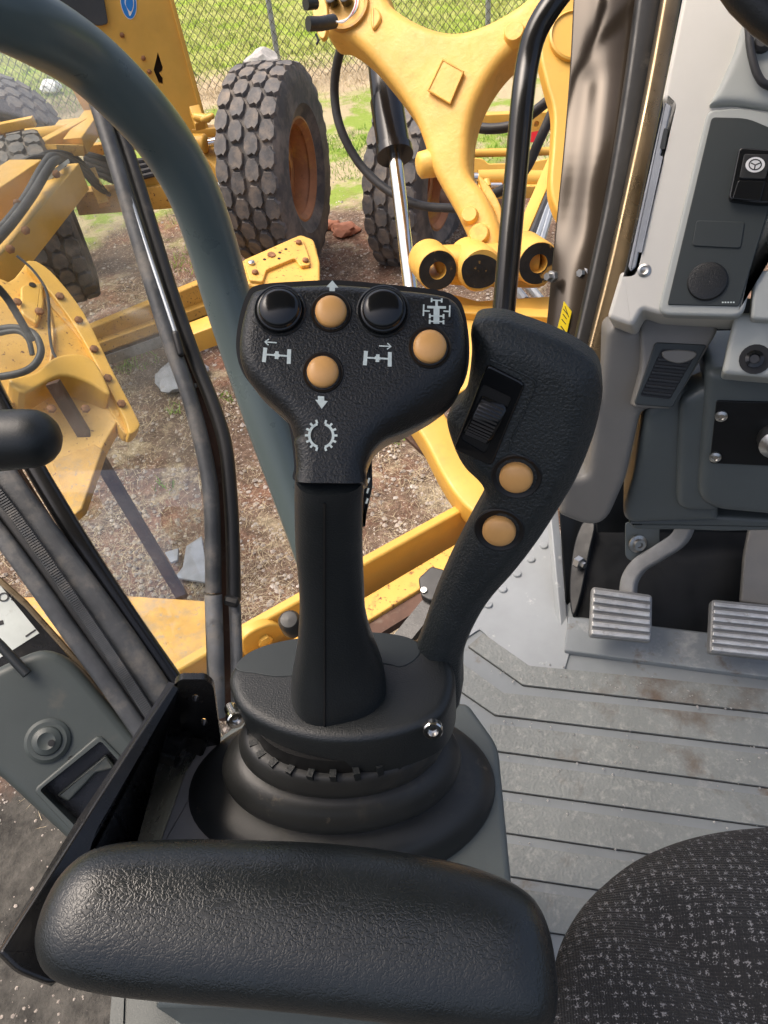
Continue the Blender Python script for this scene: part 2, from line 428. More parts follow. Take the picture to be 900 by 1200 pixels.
m_floor = mat('grey_floor_mat', (.225, .245, .25), .46, vary=(5, .14), dirt=[((.46, .455, .43), 14, .58, .2), ((.15, .11, .075), 9, .6, .1)], bump=[('rough', 60, .2, .001)], rvar=.12)
m_strip = mat('pebbled_floor_strip', (.215, .228, .215), .5, vary=(6, .12), dirt=[((.33, .335, .305), 90, .52, .2), ((.125, .095, .07), 4, .535, .12)], bump=[('cell', 260, .35, .0025)], rvar=.1)
m_groove = mat('dirty_groove', (.03, .028, .025), .8)
m_ledge = mat('light_grey_ledge', (.32, .34, .345), .45, vary=(6, .12), dirt=[((.62, .62, .58), 30, .62, .1), ((.26, .26, .25), 8, .62, .2)], bump=[('rough', 50, .15, .001)], rvar=.1)
m_steel = mat('worn_steel', (.42, .42, .41), .34, 1, vary=(30, .25), dirt=((.14, .12, .1), 30, .56, .2), bump=[('rough', 160, .3, .001)], rvar=.12)
m_alu = mat('scuffed_aluminium', (.62, .62, .60), .4, .6, vary=(40, .2), dirt=((.25, .22, .18), 50, .58, .2), bump=[('rough', 200, .3, .0008)], rvar=.12)
m_pedal = mat('grey_pedal_casting', (.27, .27, .26), .45, .3, vary=(20, .2), bump=[('rough', 80, .3, .001)], dirt=((.3, .27, .22), 30, .62, .2))
m_kick = mat('black_kick_plate', (.007, .008, .009), .4, spec=.3, vary=(8, .3), dirt=[((.07, .063, .052), 14, .66, .3)], bump=[('rough', 40, .15, .001)], rvar=.12)
m_chrome = mat('polished_rod_chrome', (.72, .70, .66), .16, 1, vary=(5, .1), bump=[('noise', 40, .05, .001)])
m_bolt = mat('zinc_bolt', (.50, .49, .46), .32, 1, dirt=((.2, .15, .1), 60, .58, .15))
m_bolt_rust = mat('rusty_bolt', (.26, .12, .05), .7, .2, vary=(60, .4))
m_bronze = mat('bronze_clear_coat', (.048, .037, .027), .2, .3, vary=(2.5, .2), spec=.35, bump=[('noise', 400, .04, .0005)])
m_bronze_b = mat('bronze_strip', (.20, .15, .09), .3, .85, vary=(6, .3), dirt=[((.42, .37, .29), 45, .68, .06)], bump=[('rough', 40, .2, .001)], rvar=.12)
m_grab = mat('black_gloss_tube', (.008, .008, .008), .22, bump=[('noise', 60, .06, .001)], vary=(20, .2))
m_cylblk = mat('black_cylinder_paint', (.012, .012, .013), .2, vary=(10, .3), dirt=((.05, .05, .05), 10, .65, .2), bump=[('noise', 30, .08, .002)])
m_hose = mat('black_hose_rubber', (.032, .032, .033), .55, vary=(15, .3), dirt=((.12, .11, .1), 8, .58, .3), bump=[('noise', 120, .25, .002)])
m_tyre = mat('tyre_rubber', (.085, .080, .075), .8, vary=(8, .25), dirt=[((.27, .225, .18), 5, .44, .3), ((.2, .13, .09), 12, .66, .12)], bump=[('rough', 35, .5, .006)])
m_tread = mat('tread_rubber', (.115, .111, .108), .8, vary=(14, .25), dirt=[((.29, .235, .18), 9, .45, .3)], bump=[('rough', 70, .6, .005)])
m_rimr = mat('rusty_rim_paint', (.42, .17, .06), .55, vary=(4, .35), dirt=[((.62, .32, .07), 3, .52, .1), ((.16, .07, .03), 10, .62, .12)], bump=[('rough', 30, .3, .003)])
m_darkwin = mat('dark_panel', (.05, .055, .058), .3, vary=(4, .2))
m_hole = mat('dark_opening', (.02, .012, .006), .8)
m_blue = mat('blue_print', (.02, .22, .62), .5)
m_white = mat('white_sign_print', (.78, .78, .76), .5)
m_warn = mat('yellow_warning_film', (.88, .66, .02), .4)
m_ink = mat('black_ink', (.02, .02, .02), .5)
m_sticker = mat('grey_white_sticker', (.52, .56, .53), .5, vary=(30, .1), dirt=((.36, .36, .32), 25, .62, .1))
m_grease = mat('black_grease', (.018, .016, .014), .4, vary=(20, .5), dirt=((.42, .24, .06), 11, .58, .03), bump=[('rough', 40, .6, .006)], rvar=.1)
m_rub_light = mat('sun_bleached_rubber', (.15, .155, .16), .5, vary=(25, .3), dirt=[((.24, .22, .19), 18, .52, .2), ((.3, .2, .11), 30, .66, .1), ((.06, .06, .06), 14, .6, .1)], bump=[('rough', 80, .35, .002)], rvar=.12)
m_galv = mat('galvanised_steel', (.42, .45, .47), .45, .6, vary=(8, .15))
m_wire = mat('chain_wire', (.16, .145, .125), .6, .3)
m_red = mat('red_reflector', (.62, .02, .03), .35)
m_brownsteel = mat('brown_rusty_steel', (.095, .048, .03), .7, 0, vary=(12, .4), dirt=((.2, .15, .11), 20, .55, .2), bump=[('rough', 40, .3, .003)])
m_stone = mat('pale_stone', (.46, .44, .41), .85, vary=(12, .25), bump=[('rough', 25, .6, .01)])
m_scrap = mat('grey_plastic_scrap', (.30, .32, .35), .55, vary=(10, .25), dirt=((.2, .16, .13), 12, .6, .2), bump=[('rough', 20, .3, .004)])
# ================================================================== the cab interior
ZF = 1.55
# ---- floor
fl = slab('cab_floor', [(652, 598), (470, 800), (400, 1320), (1700, 1320), (1700, 690), (668, 690)], PZ(ZF), .06, m_floor, loc=V((.4, .7, ZF)))
tag(fl, kind='structure')
slab('floor_ledge', fillet([(650, 600), (524, 762), (562, 737), (612, 783), (661, 787), (668, 762), (656, 640)], 2), PZ(ZF+.004), .003, m_ledge, fl)
strips = [[(566, 742), (620, 780), (930, 811), (930, 838), (613, 802), (549, 757)],
          [(536, 773), (590, 812), (930, 846), (930, 879), (580, 837), (500, 782), (500, 750)],
          [(574, 848), (930, 888), (930, 926), (580, 879)], [(582, 891), (930, 937), (930, 972), (586, 925)],
          [(588, 938), (930, 986), (930, 1025), (592, 975)], [(594, 988), (930, 1038), (930, 1076), (597, 1026)],
          [(598, 1040), (930, 1090), (930, 1135), (600, 1085)]]
for s in strips:
    ir = [i for i, q in enumerate(s) if q[0] == 930]
    for i, k in ((ir[0], ir[0]-1), (ir[1], (ir[1]+1) % len(s))):
        s[i] = (1300, s[k][1]+(s[i][1]-s[k][1])*(1300-s[k][0])/(930-s[k][0]))       # the strips run on across the floor
    slab('floor_strip', fillet(s, 1.5, 2), PZ(ZF+.005), .004, m_strip, fl)
    n = len(s); low = s[n//2:] if n == 4 else s[3:6]
    low = sorted(low, key=lambda q: q[0])[::-1]
    if n > 4: low = [q for q in low]
    slab('strip_groove', [(x, y-1) for x, y in low]+[(x, y+2.0) for x, y in low[::-1]], PZ(ZF+.0015), .001, m_groove, fl)
for x, y in ((637, 640), (622, 656), (606, 673), (589, 691), (572, 709)):
    lathe('ledge_bolt', [(.0085, 0), (.0085, .003), (.007, .0045), (0.0005, .005)], G(x, y, ZF+.004), V((0, 0, 1)), m_ledge, fl, 12)
slab('sill_plate', fillet([(666, 722), (1400, 814), (1400, 858), (661, 762)], 3), PZ(ZF+.012), .011, m_floor, fl, r=.003)
# crumbs of dirt on the mat
cv, cf = [], []
for k in range(150):
    x, y = random.uniform(560, 900), random.choice((778, 790, 842, 882, 930, 985))+random.uniform(-8, 14)
    p = G(x, y + (x-590)*.13, ZF+.006); s = random.uniform(.0008, .0024); b0 = len(cv)
    for q in ((1, 0, 0), (-1, .3, 0), (0, -1, 0), (.2, .9, 0), (0, 0, 1)): cv.append(p+V(q)*s)
    cf += [(b0, b0+3, b0+4), (b0+3, b0+1, b0+4), (b0+1, b0+2, b0+4), (b0+2, b0, b0+4)]
mk('floor_grit', cv, cf, m_stone, fl, kind='stuff', smooth=False)
# ---- footwell back plate, side lip
A, B = G(672, 724, ZF), G(874, 748, ZF); top = D(690, 618, 1.38)
KP = Plane(A, (B-A).cross(top-A))
kk = root('kick_plate', A, 'black painted kick plate closing the footwell behind the pedals', 'panel')
slab('plate', [(688, 600), (1400, 600), (1400, 810), (671, 722)], KP, .004, m_kick, kk)
for a, b in (((648, 590), (668, 762)),):
    pl = P3((648, 596, 1.46), (667, 762, 1.30), (672, 600, 1.50))
    slab('side_lip', [(644, 590), (654, 590), (668, 760), (664, 768), (660, 764)], P3((644, 590, 1.40), (654, 590, 1.41), (664, 766, 1.285)), .012, m_ledge, kk, r=.003)
slab('side_wall', [(656, 590), (692, 590), (692, 620), (676, 720), (667, 745)], P3((656, 590, 1.40), (692, 600, 1.42), (668, 740, 1.325)), .004, m_kick, kk)
slab('weld_flange', catmull([(684, 610), (672, 640), (667, 690), (671, 722), (680, 700), (690, 650), (697, 614)], 4), P3((690, 616, 1.36), (672, 716, 1.31), (694, 618, 1.355)), .01, m_kick, kk, r=.003)
lathe('flange_nut', [(.012, 0), (.012, .012), (.006, .013), (.006, .02), (.0005, .02)], D(676, 658, 1.33), V((.6, -1, .3)), m_bolt, kk, 6)
slab('bulkhead', [(690, 350), (960, 350), (960, 624), (700, 624)], P3((690, 350, 1.14), (960, 350, 1.12), (700, 624, 1.31)), .004, m_kick, kk)
# ---- pedals
def ribbed_pad(par, c4, pl, nr, t):
    pad = slab('pad', fillet(c4, 5), pl, t, m_pedal, par, r=.004)
    a, b, c, d = [V(q) for q in c4]
    for k in range(nr):
        f = (k+.5)/nr; l = a.lerp(d, .02+.96*f); r_ = b.lerp(c, .02+.96*f); h = (d-a).length/nr*.30
        l2 = l.lerp(r_, .03); r2 = l.lerp(r_, .97)
        slab('rib', fillet([(l2.x, l2.y-h), (r2.x, r2.y-h), (r2.x, r2.y+h), (l2.x, l2.y+h)], 1.5, 2), pl.up(.006), .008, m_alu, par, r=.0022, seg=3)
    return pad
bp = root('brake_pedal', D(728, 752, 1.25), 'small ribbed metal pedal on a bent grey arm', 'pedal')
ribbed_pad(bp, [(694, 687), (765, 697), (764, 753), (691, 746)], P3((694, 687, 1.235), (765, 697, 1.22), (691, 746, 1.21)), 6, .014)
tube('arm', [D(806, 606, 1.19), D(797, 630, 1.20), D(772, 648, 1.22), D(750, 662, 1.24), D(738, 680, 1.25), D(736, 702, 1.25)], 1, m_pedal, bp, sm=5, upv=V((0, .3, 1)), prof=rrect(.010, .0135, .004))
lathe('pivot_spring_cap', [(.012, 0), (.012, .02), (.0005, .02)], D(800, 612, 1.2), V((1, 0, .3)), m_pit, bp, 12)
ap = root('accelerator_pedal', D(880, 772, 1.2), 'wide ribbed metal pedal cut off by the right edge, under a flat grey lever', 'pedal')
ribbed_pad(ap, [(834, 702), (935, 712), (935, 776), (831, 765)], P3((834, 702, 1.19), (935, 712, 1.16), (831, 765, 1.165)), 7, .02)
slab('lever', fillet([(880, 606), (945, 600), (945, 716), (868, 705), (872, 650)], 4), P3((880, 606, 1.26), (945, 606, 1.24), (868, 705, 1.215)), .012, m_duct, ap, r=.004)
# ---- steering column shroud
sh = root('steering_column_shroud', D(820, 612, 1.05), 'dark grey moulded shroud at the foot of the steering column', 'cover')
SP = P3((765, 600, 1.05), (900, 600, 1.0), (850, 440, .90))
dslab('side_flank', fillet([(757, 482), (792, 462), (842, 452), (842, 612), (735, 615), (729, 602), (742, 560)], [6, 6, 4, 4, 12, 10, 8]), SP, .10, m_shroud, sh, r=.012, seg=5)
dslab('rounded_corner', fillet([(796, 470), (824, 456), (842, 450), (842, 600), (792, 600)], [10, 6, 4, 4, 18]), SP.up(.012), .05, m_shroud, sh, r=.01, seg=5)
dslab('main_shell', fillet([(828, 437), (846, 434), (945, 434), (945, 610), (905, 606), (838, 600), (816, 585)], [8, 8, 4, 4, 10, 14, 20]), SP.up(.022), .12, m_shroud, sh, r=.013, seg=5)
slab('lower_edge', fillet([(735, 612), (842, 606), (945, 612), (945, 622), (850, 624), (800, 622), (742, 622)], 5), SP.up(-.012), .05, m_shroud, sh, r=.006)
PLT = SP.up(.025)
slab('cover_plate', fillet([(840, 470), (945, 473), (945, 548), (832, 543)], 3), PLT, .004, m_kick, sh, r=.001)
for x, y in ((845, 487), (838, 535)):
    lathe('plate_screw', [(.0075, 0), (.0075, .003), (.004, .0045), (.003, .003), (.0003, .003)], PLT.hit(x, y), PLT.n, m_bolt, sh, 14)
lathe('steering_joint', [(.02, -.01), (.02, .02), (.012, .028), (.0005, .03)], PLT.hit(907, 512), PLT.n, m_steel, sh, 18)
slab('mount_tab', fillet([(733, 612), (773, 612), (773, 656), (768, 660), (738, 657), (733, 652)], 4), P3((733, 612, 1.24), (773, 612, 1.23), (733, 656, 1.25)), .004, m_shroud, sh, r=.001)
lathe('tab_bolt', [(.016, 0), (.016, .003), (.010, .004), (.010, .011), (.005, .011), (.004, .006), (.0003, .006)], D(747, 637, 1.238), V((.1, -1, .5)), m_bolt, sh, 16)
# ---- air duct with vent
du = root('air_duct', D(700, 612, 1.05), 'dusty grey plastic air duct with a louvred vent below the dashboard', 'duct')
DP = P3((720, 420, .93), (830, 390, .90), (700, 600, 1.04))
dslab('duct_body', fillet([(711, 388), (720, 381), (740, 391), (756, 368), (800, 372), (790, 476), (752, 482), (735, 560), (712, 612), (690, 618), (655, 604), (660, 560), (688, 560), (700, 480)], [6, 5, 6, 5, 4, 10, 10, 10, 16, 14, 6, 6, 10, 10]), DP, .10, m_duct, du, r=.009, seg=5)
VP = P3((757, 400, .905), (838, 386, .885), (745, 478, .925))
dslab('vent_housing', fillet([(750, 380), (759, 367), (836, 372), (843, 386), (788, 479), (741, 478), (752, 430)], [8, 6, 5, 8, 6, 6, 10]), VP, .07, m_duct, du, r=.005, seg=4)
VF = VP.up(.003)
hole = [(775, 409), (817, 412), (785, 468), (750, 464)]
slab('vent_frame', fillet([(768, 401), (829, 404), (788, 478), (743, 474)], 4), VF, .006, m_swp, du, r=.0015, holes=[fillet(hole, 3)])
slab('vent_well', fillet(hole, 1), VF.up(-.0022), .0006, m_pit, du)
a, b, c, d = [V(q) for q in hole]
for k in range(6):
    f = .22+.14*k; l = a.lerp(d, f); r_ = b.lerp(c, f)
    tube('louvre', [VF.hit(l.x+1, l.y)-VF.n*.0005, VF.hit(r_.x-1, r_.y)-VF.n*.0005], 1, m_black, du, upv=VF.n, prof=rrect(.0012, .0022, .0008, 2))
slab('vent_thumb_tab', catmull([(777, 412), (797, 410), (816, 413), (812, 421), (796, 426), (780, 421)], 4), VF.up(.003), .007, m_duct, du, r=.002)
# ---- dashboard
da = root('dashboard', D(820, 370, .85), 'cream plastic side dashboard carrying a charcoal switch panel', 'dashboard')
DB = P3((760, 200, .83), (900, 150, .78), (760, 370, .84))
slab('trim_body', fillet([(804, -25), (776, 115), (786, 124), (741, 318), (727, 318), (711, 372), (741, 382), (753, 362), (772, 368), (865, 370), (896, 250), (945, 250), (945, -25)], [0, 3, 3, 4, 4, 6, 6, 4, 6, 8, 10, 0, 0]), DB, .09, m_cream, da, r=.006, seg=5)
dslab('cowl', fillet([(884, -25), (872, 20), (860, 60), (842, 100), (830, 122), (860, 120), (945, 132), (945, -25)], [0, 10, 10, 10, 4, 10, 0, 0]), DB.up(.010), .03, m_creamg, da, r=.008, seg=5)
slab('panel_surround', fillet([(829, 128), (868, 124), (945, 140), (945, 245), (902, 240), (872, 366), (862, 371), (778, 369), (771, 362)], [10, 14, 4, 4, 12, 8, 6, 8, 8]), DB.up(.004), .02, m_creamg, da, r=.004, seg=4)
SW = DB.up(.006)
swp = slab('switch_panel', fillet([(834, 137), (876, 138), (945, 168), (945, 210), (905, 232), (866, 359), (782, 357)], [5, 12, 0, 0, 10, 3, 3]), SW, .006, m_swp, da, r=.001)
slab('switch_housing', fillet([(866, 172), (945, 178), (945, 236), (890, 239), (853, 234)], [5, 2, 2, 10, 6]), SW.up(.008), .010, m_gloss, swp, r=.0025)
slab('switch_rocker', fillet([(872, 180), (905, 181), (897, 210), (866, 209)], 3), SW.up(.0105), .006, m_black, swp, r=.001)
slab('switch_rocker', fillet([(865, 211), (897, 212), (891, 236), (858, 233)], 3), SW.up(.0095), .006, m_gloss, swp, r=.001)
SI = SW.up(.0109)
slab('switch_emblem', circ(885, 193, 11.5, 9, 24, -8), SI, .0003, m_white, swp)
slab('blank_plate', fillet([(816, 258), (873, 260), (868, 291), (811, 288)], 4), SW.up(.0015), .003, m_swp, swp, r=.001)
lathe('round_cap', [(.0215, -.002), (.0215, .0015), (.020, .003), (.012, .0042), (.003, .0038), (.0003, .0038)], SW.hit(829, 330), SW.n, m_black, swp, 30)
def strokes(name, segs, pl, mt, par, h=.0002):
    """flat printed strokes: segs = [(polyline px, width px)]"""
    verts = []; faces = []; lay = 0
    for pts, wd in segs:
        lay += 1; hh = h+lay*.00004; pts = [V(p) for p in pts]; b0 = len(verts); N = len(pts); closed = (pts[0]-pts[-1]).length < .01 and N > 3
        for i, p in enumerate(pts):
            if closed: t = pts[1]-pts[-2] if i in (0, N-1) else pts[i+1]-pts[i-1]
            else: t = pts[min(i+1, N-1)]-pts[max(i-1, 0)]
            t = t.normalized(); nn = V((-t.y, t.x))
            for s in (.5, -.5):
                q = p+nn*wd*s; verts.append(pl.hit(q.x, q.y)+pl.n*hh)
        for i in range(N-1): faces.append((b0+2*i, b0+2*i+1, b0+2*i+3, b0+2*i+2))
    o = mk(name, verts, faces, mt, par, smooth=False)
    return o
cc = circ(885, 193, 7.2, 6, 18, -8); strokes('steering_symbol', [(cc+[cc[0]], 1.5), ([(880, 191), (885, 193.5), (891, 191)], 1.5), ([(885, 193.5), (884, 199)], 1.5)], SI, m_ink, swp)
strokes('panel_print', [([(846+i*3.2, 354.3), (848+i*3.2, 354.4)], 1.6) for i in range(5)], SW, m_print, swp, .0001)
lathe('trim_screw', [(.0078, -.003), (.0078, .001), (.005, .0025), (.0035, .0015), (.0003, .0015)], DB.hit(755, 317), DB.n, m_bolt, da, 14)
slab('lens_strip', fillet([(779, 119), (787, 124), (745, 313), (739, 318), (736, 312)], 2), DB.up(.0022), .014, m_scrap, da, r=.002)
slab('lens_window', fillet([(778, 150), (783, 151), (779, 175), (773, 174)], 1.5), DB.up(.0027), .002, m_darkwin, da)
slab('lens_window', fillet([(772, 182), (777, 183), (752, 296), (747, 295)], 1.5), DB.up(.0027), .002, m_scrap, da)
slab('lower_corner', fillet([(884, 318), (945, 310), (945, 378), (880, 374)], [6, 0, 0, 6]), DB.up(.001), .03, m_creamg, da, r=.004)
dslab('column_pod', fillet([(862, 366), (945, 366), (945, 446), (846, 438), (854, 400)], 6), DB.up(-.02), .06, m_creamg, da, r=.006)
lathe('pod_screw', [(.010, 0), (.010, .004), (.006, .005), (.005, .002), (.0003, .002)], DB.up(-.019).hit(884, 421), DB.n, m_gloss, da, 14)
lathe('pod_recess', [(.017, .0), (.017, .0006), (.0003, .0008)], DB.up(-.0195).hit(885, 421), DB.n, m_pit, da, 20)
cb = tube('dash_cable', [D(874, 10, .765), D(877, 30, .765), D(880, 60, .765), D(888, 88, .765), D(902, 101, .765), D(940, 106, .77)], .0042, m_hose, sm=5)
tag(rebase(cb), 'thin dark cable looping down the grey dashboard cowl', 'cable')
kn = lathe('cowl_stud', [(.009, 0), (.009, .008), (.006, .011), (.0003, .011)], D(893, 54, .77), DB.n, m_hose, da, 14)
dslab('centre_section', fillet([(938, -60), (1330, -60), (1330, 420), (938, 420)], 8), DB.up(-.004), .09, m_creamg, da, r=.01)
dslab('column_cover', fillet([(938, 438), (1250, 440), (1230, 640), (938, 616)], 10), SP.up(.020), .12, m_shroud, sh, r=.013)
# steering wheel rim: only its lower left edge reaches the corner of the frame
SWP = facing(1080, -250, .46, 0, 20); pc = SWP.hit(1192, -332); R_ = .178
ring = [pc+SWP.u*(R_*math.cos(k*math.pi/24))+SWP.v*(R_*math.sin(k*math.pi/24)) for k in range(49)]
sw = tube('steering_wheel', ring, .016, m_black_soft, n=14); tag(rebase(sw), 'black steering wheel rim at the upper right corner', 'steering wheel')
# ---- right front pillar
pi_ = root('windscreen_pillar', D(670, 440, 1.05), 'bronze reflective windscreen pillar with black rubber seal left of the dashboard', 'pillar')
def sheet(name, L, Rr, nu, nv, disp, mt, par, t=.003):
    """curved sheet between two edges given as (px, py, depth) polylines"""
    L = catmull([V((x, y, d)) for x, y, d in L], 6, False); Rr = catmull([V((x, y, d)) for x, y, d in Rr], 6, False)
    def at(c, f): i = f*(len(c)-1); k = min(int(i), len(c)-2); return c[k].lerp(c[k+1], i-k)
    verts = []; faces = []
    for j in range(nv+1):
        for i in range(nu+1):
            a = at(L, j/nv).lerp(at(Rr, j/nv), i/nu); verts.append(D(a.x, a.y, a.z-disp(i/nu, j/nv, a.x, a.y)))
    n0 = len(verts); 
    for j in range(nv):
        for i in range(nu):
            q = j*(nu+1)+i; faces.append((q, q+nu+1, q+nu+2, q+1))
    o = mk(name, verts, faces, mt, par, sharp=60)
    s = o.modifiers.new('thick', 'SOLIDIFY'); s.thickness = t; s.offset = -1
    return o
def gz(x, s): return math.exp(-(x/s)**2)
def pd(u, v, x, y):
    h = .009*math.sin(u*math.pi)                                     # rolled skin
    cx = 690-(y-60)*.125                                               # pressed channel
    on = 1/(1+math.exp(-(y-85)/6))*1/(1+math.exp((y-285)/9))
    h -= .005*gz(x-cx-4, 15)*on
    wx = 700+(45-y)*1.0                                                # pressed wedge at the top
    if y < 55: h += .003/(1+math.exp(-(x-697)/4))*1/(1+math.exp((x-wx-4)/4))
    return h
sheet('pillar_skin', [(673, -25, 1.06), (668, 80, 1.06), (660, 180, 1.05), (652, 260, 1.05), (640, 388, 1.04), (636, 450, 1.03)], [(754, -25, 1.03), (742, 80, 1.03), (728, 180, 1.02), (716, 260, 1.02), (690, 388, 1.01), (678, 450, 1.0)], 46, 90, pd, m_bronze, pi_)
tube('rubber_seal', [D(764, -30, 1.01), D(745, 110, 1.01), D(725, 230, 1.0), D(706, 320, .995), D(688, 400, .99), D(674, 460, .985)], 1, m_rub_blk, pi_, sm=5, upv=V((1, 0, 0)), prof=rrect(.018, .012, .006))
tube('bronze_trim', [D(791, -30, .985), D(766, 110, .98), D(741, 230, .975), D(721, 320, .97), D(701, 400, .965), D(684, 470, .96)], 1, m_bronze_b, pi_, sm=5, upv=V((1, 0, 0)), prof=rrect(.0125, .010, .005))
slab('inner_gap', [(800, -30), (808, -30), (785, 120), (745, 320), (715, 460), (690, 460), (720, 340)], P3((804, -30, .99), (760, 200, .985), (700, 450, .97)), .006, m_rub_blk, pi_)
for x, y in ((685, 320), (647, 324)):
    u_ = (EYE-D(x, y, 1.02)); lathe('pillar_bolt', [(.0085, -.004), (.0085, .004), (.0055, .0045), (.0055, .013), (.0004, .013)], D(x, y, 1.025), V((-.9, -.6, .4)), m_bolt, pi_, 6)
WP = P3((664, 355, 1.018), (669, 362, 1.018), (653, 395, 1.012)).up(.004)
st = slab('warning_sticker', [(661, 353), (670, 365), (661, 404), (652, 391)], WP, .0008, m_warn, pi_)
strokes('sticker_print', [([(660, 362), (665.5, 369)], 1), ([(662, 359), (666.5, 372)], .8), ([(659.5, 368), (664, 374)], 1), ([(658, 374), (663, 380)], 1), ([(657, 382), (661.5, 388)], 1.2), ([(656, 389), (659.5, 394)], 1.2)], WP, m_ink, st)
# ---- black grab bar in front of the windscreen
gb = tube('grab_bar', [D(700, -60, .99), D(668, -22, 1.0), D(645, 8, 1.0), D(627, 40, 1.01), D(618, 75, 1.02), D(612, 120, 1.02), D(605, 200, 1.03), D(597, 290, 1.03), D(589, 380, 1.04), D(584, 450, 1.05)], .0168, m_grab, sm=5, n=18)
tag(rebase(gb), 'black gloss tubular grab bar, bent at the top, beside the bronze pillar', 'grab bar')
# ---- big grey-green tube
tb = tube('curved_cab_post', [D(-420, -60, .47), D(-230, -55, .50), D(-90, -25, .54), D(-30, 0, .57), D(30, 27, .60), D(98, 68, .66), D(156, 122, .71), D(197, 172, .76), D(227, 226, .80), D(249, 288, .84), D(266, 348, .87), D(291, 425, .90), D(318, 503, .92), D(346, 580, .94), D(374, 660, .96), D(400, 735, .98), D(424, 805, 1.0), D(452, 890, 1.02), D(470, 960, 1.05)], .0295, m_tubegrn, sm=6, n=28)
tag(rebase(tb), 'thick grey-green curved tubular post sweeping from the upper left corner down behind the joystick', 'post')
# ---- front-left window frame
wf = root('window_frame', D(262, 790, 1.0), 'weathered black rubber window frame with glass pane, left of the grey-green post', 'window')
tube('left_gasket', [D(96, 70, 1.02), D(112, 115, 1.02), D(140, 205, 1.02), D(168, 300, 1.02), D(196, 390, 1.02), D(222, 465, 1.02), D(240, 535, 1.02), D(248, 590, 1.02), D(250, 680, 1.02), D(250, 694, 1.02)], .0115, m_rub_worn, wf, sm=5, n=14)
tube('left_gasket', [D(250, 697, 1.02), D(252, 760, 1.02), D(254, 840, 1.02)], .0125, m_rub_light, wf, sm=3, n=14)
tube('right_gasket', [D(124, 110, 1.04), D(150, 180, 1.04), D(176, 262, 1.04), D(200, 340, 1.04), D(228, 420, 1.04), D(250, 475, 1.04), D(264, 522, 1.04), D(270, 580, 1.04), D(273, 640, 1.04), D(274, 704, 1.04)], .0105, m_rub_blk, wf, sm=5, n=12)
tube('right_gasket', [D(275, 708, 1.04), D(277, 760, 1.04), D(278, 840, 1.04)], .009, m_rub_light, wf, sm=3, n=12)
tube('metal_strip', [D(116, 128, 1.015), D(140, 195, 1.015), D(172, 290, 1.015), D(205, 388, 1.015), D(209, 402, 1.015)], .0033, m_galv, wf, sm=4, n=8)
tube('clip', [D(206, 392, 1.012), D(212, 414, 1.012)], .0055, m_pit, wf, n=10, caps=1)
wd_ = [(108, 112), (142, 205), (170, 300), (198, 390), (224, 465), (242, 535), (250, 590), (252, 700), (256, 845), (278, 845), (274, 700), (270, 580), (262, 520), (228, 420), (176, 262), (124, 110)]
slab('web', wd_, P3((112, 115, 1.05), (262, 520, 1.05), (265, 840, 1.05)), .004, m_brownsteel, wf)
for x, y in ((205, 420), (222, 440), (229, 452), (243, 530), (199, 408)):
    lathe('rivet', [(.004, 0), (.003, .003), (.0003, .004)], D(x, y, 1.045), (EYE-D(x, y, 1)), m_bolt, wf, 10)
tube('rubber_joint', [D(266, 703, 1.03), D(277, 706, 1.03)], .008, m_rub_blk, wf, n=8, caps=.6)
def glass_mat(nm, tint=(.93, .96, .95), haze=.045):
    m = bpy.data.materials.new(nm); m.use_nodes = True; t = m.node_tree; N = t.nodes; L = t.links; N.clear()
    o = N.new('ShaderNodeOutputMaterial'); tr = N.new('ShaderNodeBsdfTransparent'); tr.inputs[0].default_value = (*tint, 1)
    g = N.new('ShaderNodeBsdfGlossy'); g.inputs['Roughness'].default_value = .02
    fr = N.new('ShaderNodeFresnel'); fr.inputs[0].default_value = 1.5
    df = N.new('ShaderNodeBsdfDiffuse'); df.inputs[0].default_value = (.6, .58, .52, 1)
    m1 = N.new('ShaderNodeMixShader'); m2 = N.new('ShaderNodeMixShader')
    tc = N.new('ShaderNodeTexCoord'); nz = N.new('ShaderNodeTexNoise'); nz.inputs['Scale'].default_value = 9; nz.inputs['Detail'].default_value = 7
    mr = N.new('ShaderNodeMapRange'); mr.inputs[1].default_value = .42; mr.inputs[2].default_value = .8; mr.inputs[4].default_value = haze*4
    L.new(tc.outputs['Object'], nz.inputs['Vector']); L.new(nz.outputs[0], mr.inputs[0]); L.new(mr.outputs[0], m2.inputs[0])
    fa = N.new('ShaderNodeMath'); fa.operation = 'MULTIPLY_ADD'; L.new(fr.outputs[0], fa.inputs[0]); fa.inputs[1].default_value = 1.6; fa.inputs[2].default_value = .02; L.new(fa.outputs[0], m1.inputs[0]); L.new(tr.outputs[0], m1.inputs[1]); L.new(g.outputs[0], m1.inputs[2])
    L.new(m1.outputs[0], m2.inputs[1]); L.new(df.outputs[0], m2.inputs[2]); L.new(m2.outputs[0], o.inputs[0])
    return m
m_glass = glass_mat('window_glass'); m_gedge = glass_mat('glass_edge', (.95, .97, .96), .45)
slab('glass_pane', [(-260, -40), (-40, 30), (92, 62), (112, 115), (140, 205), (168, 300), (196, 390), (222, 465), (240, 535), (248, 590), (250, 700), (252, 840), (215, 830), (40, 520), (-40, 380), (-260, 30)], P3((112, 115, 1.02), (250, 700, 1.02), (-20, 380, .95)), .005, m_glass, wf)
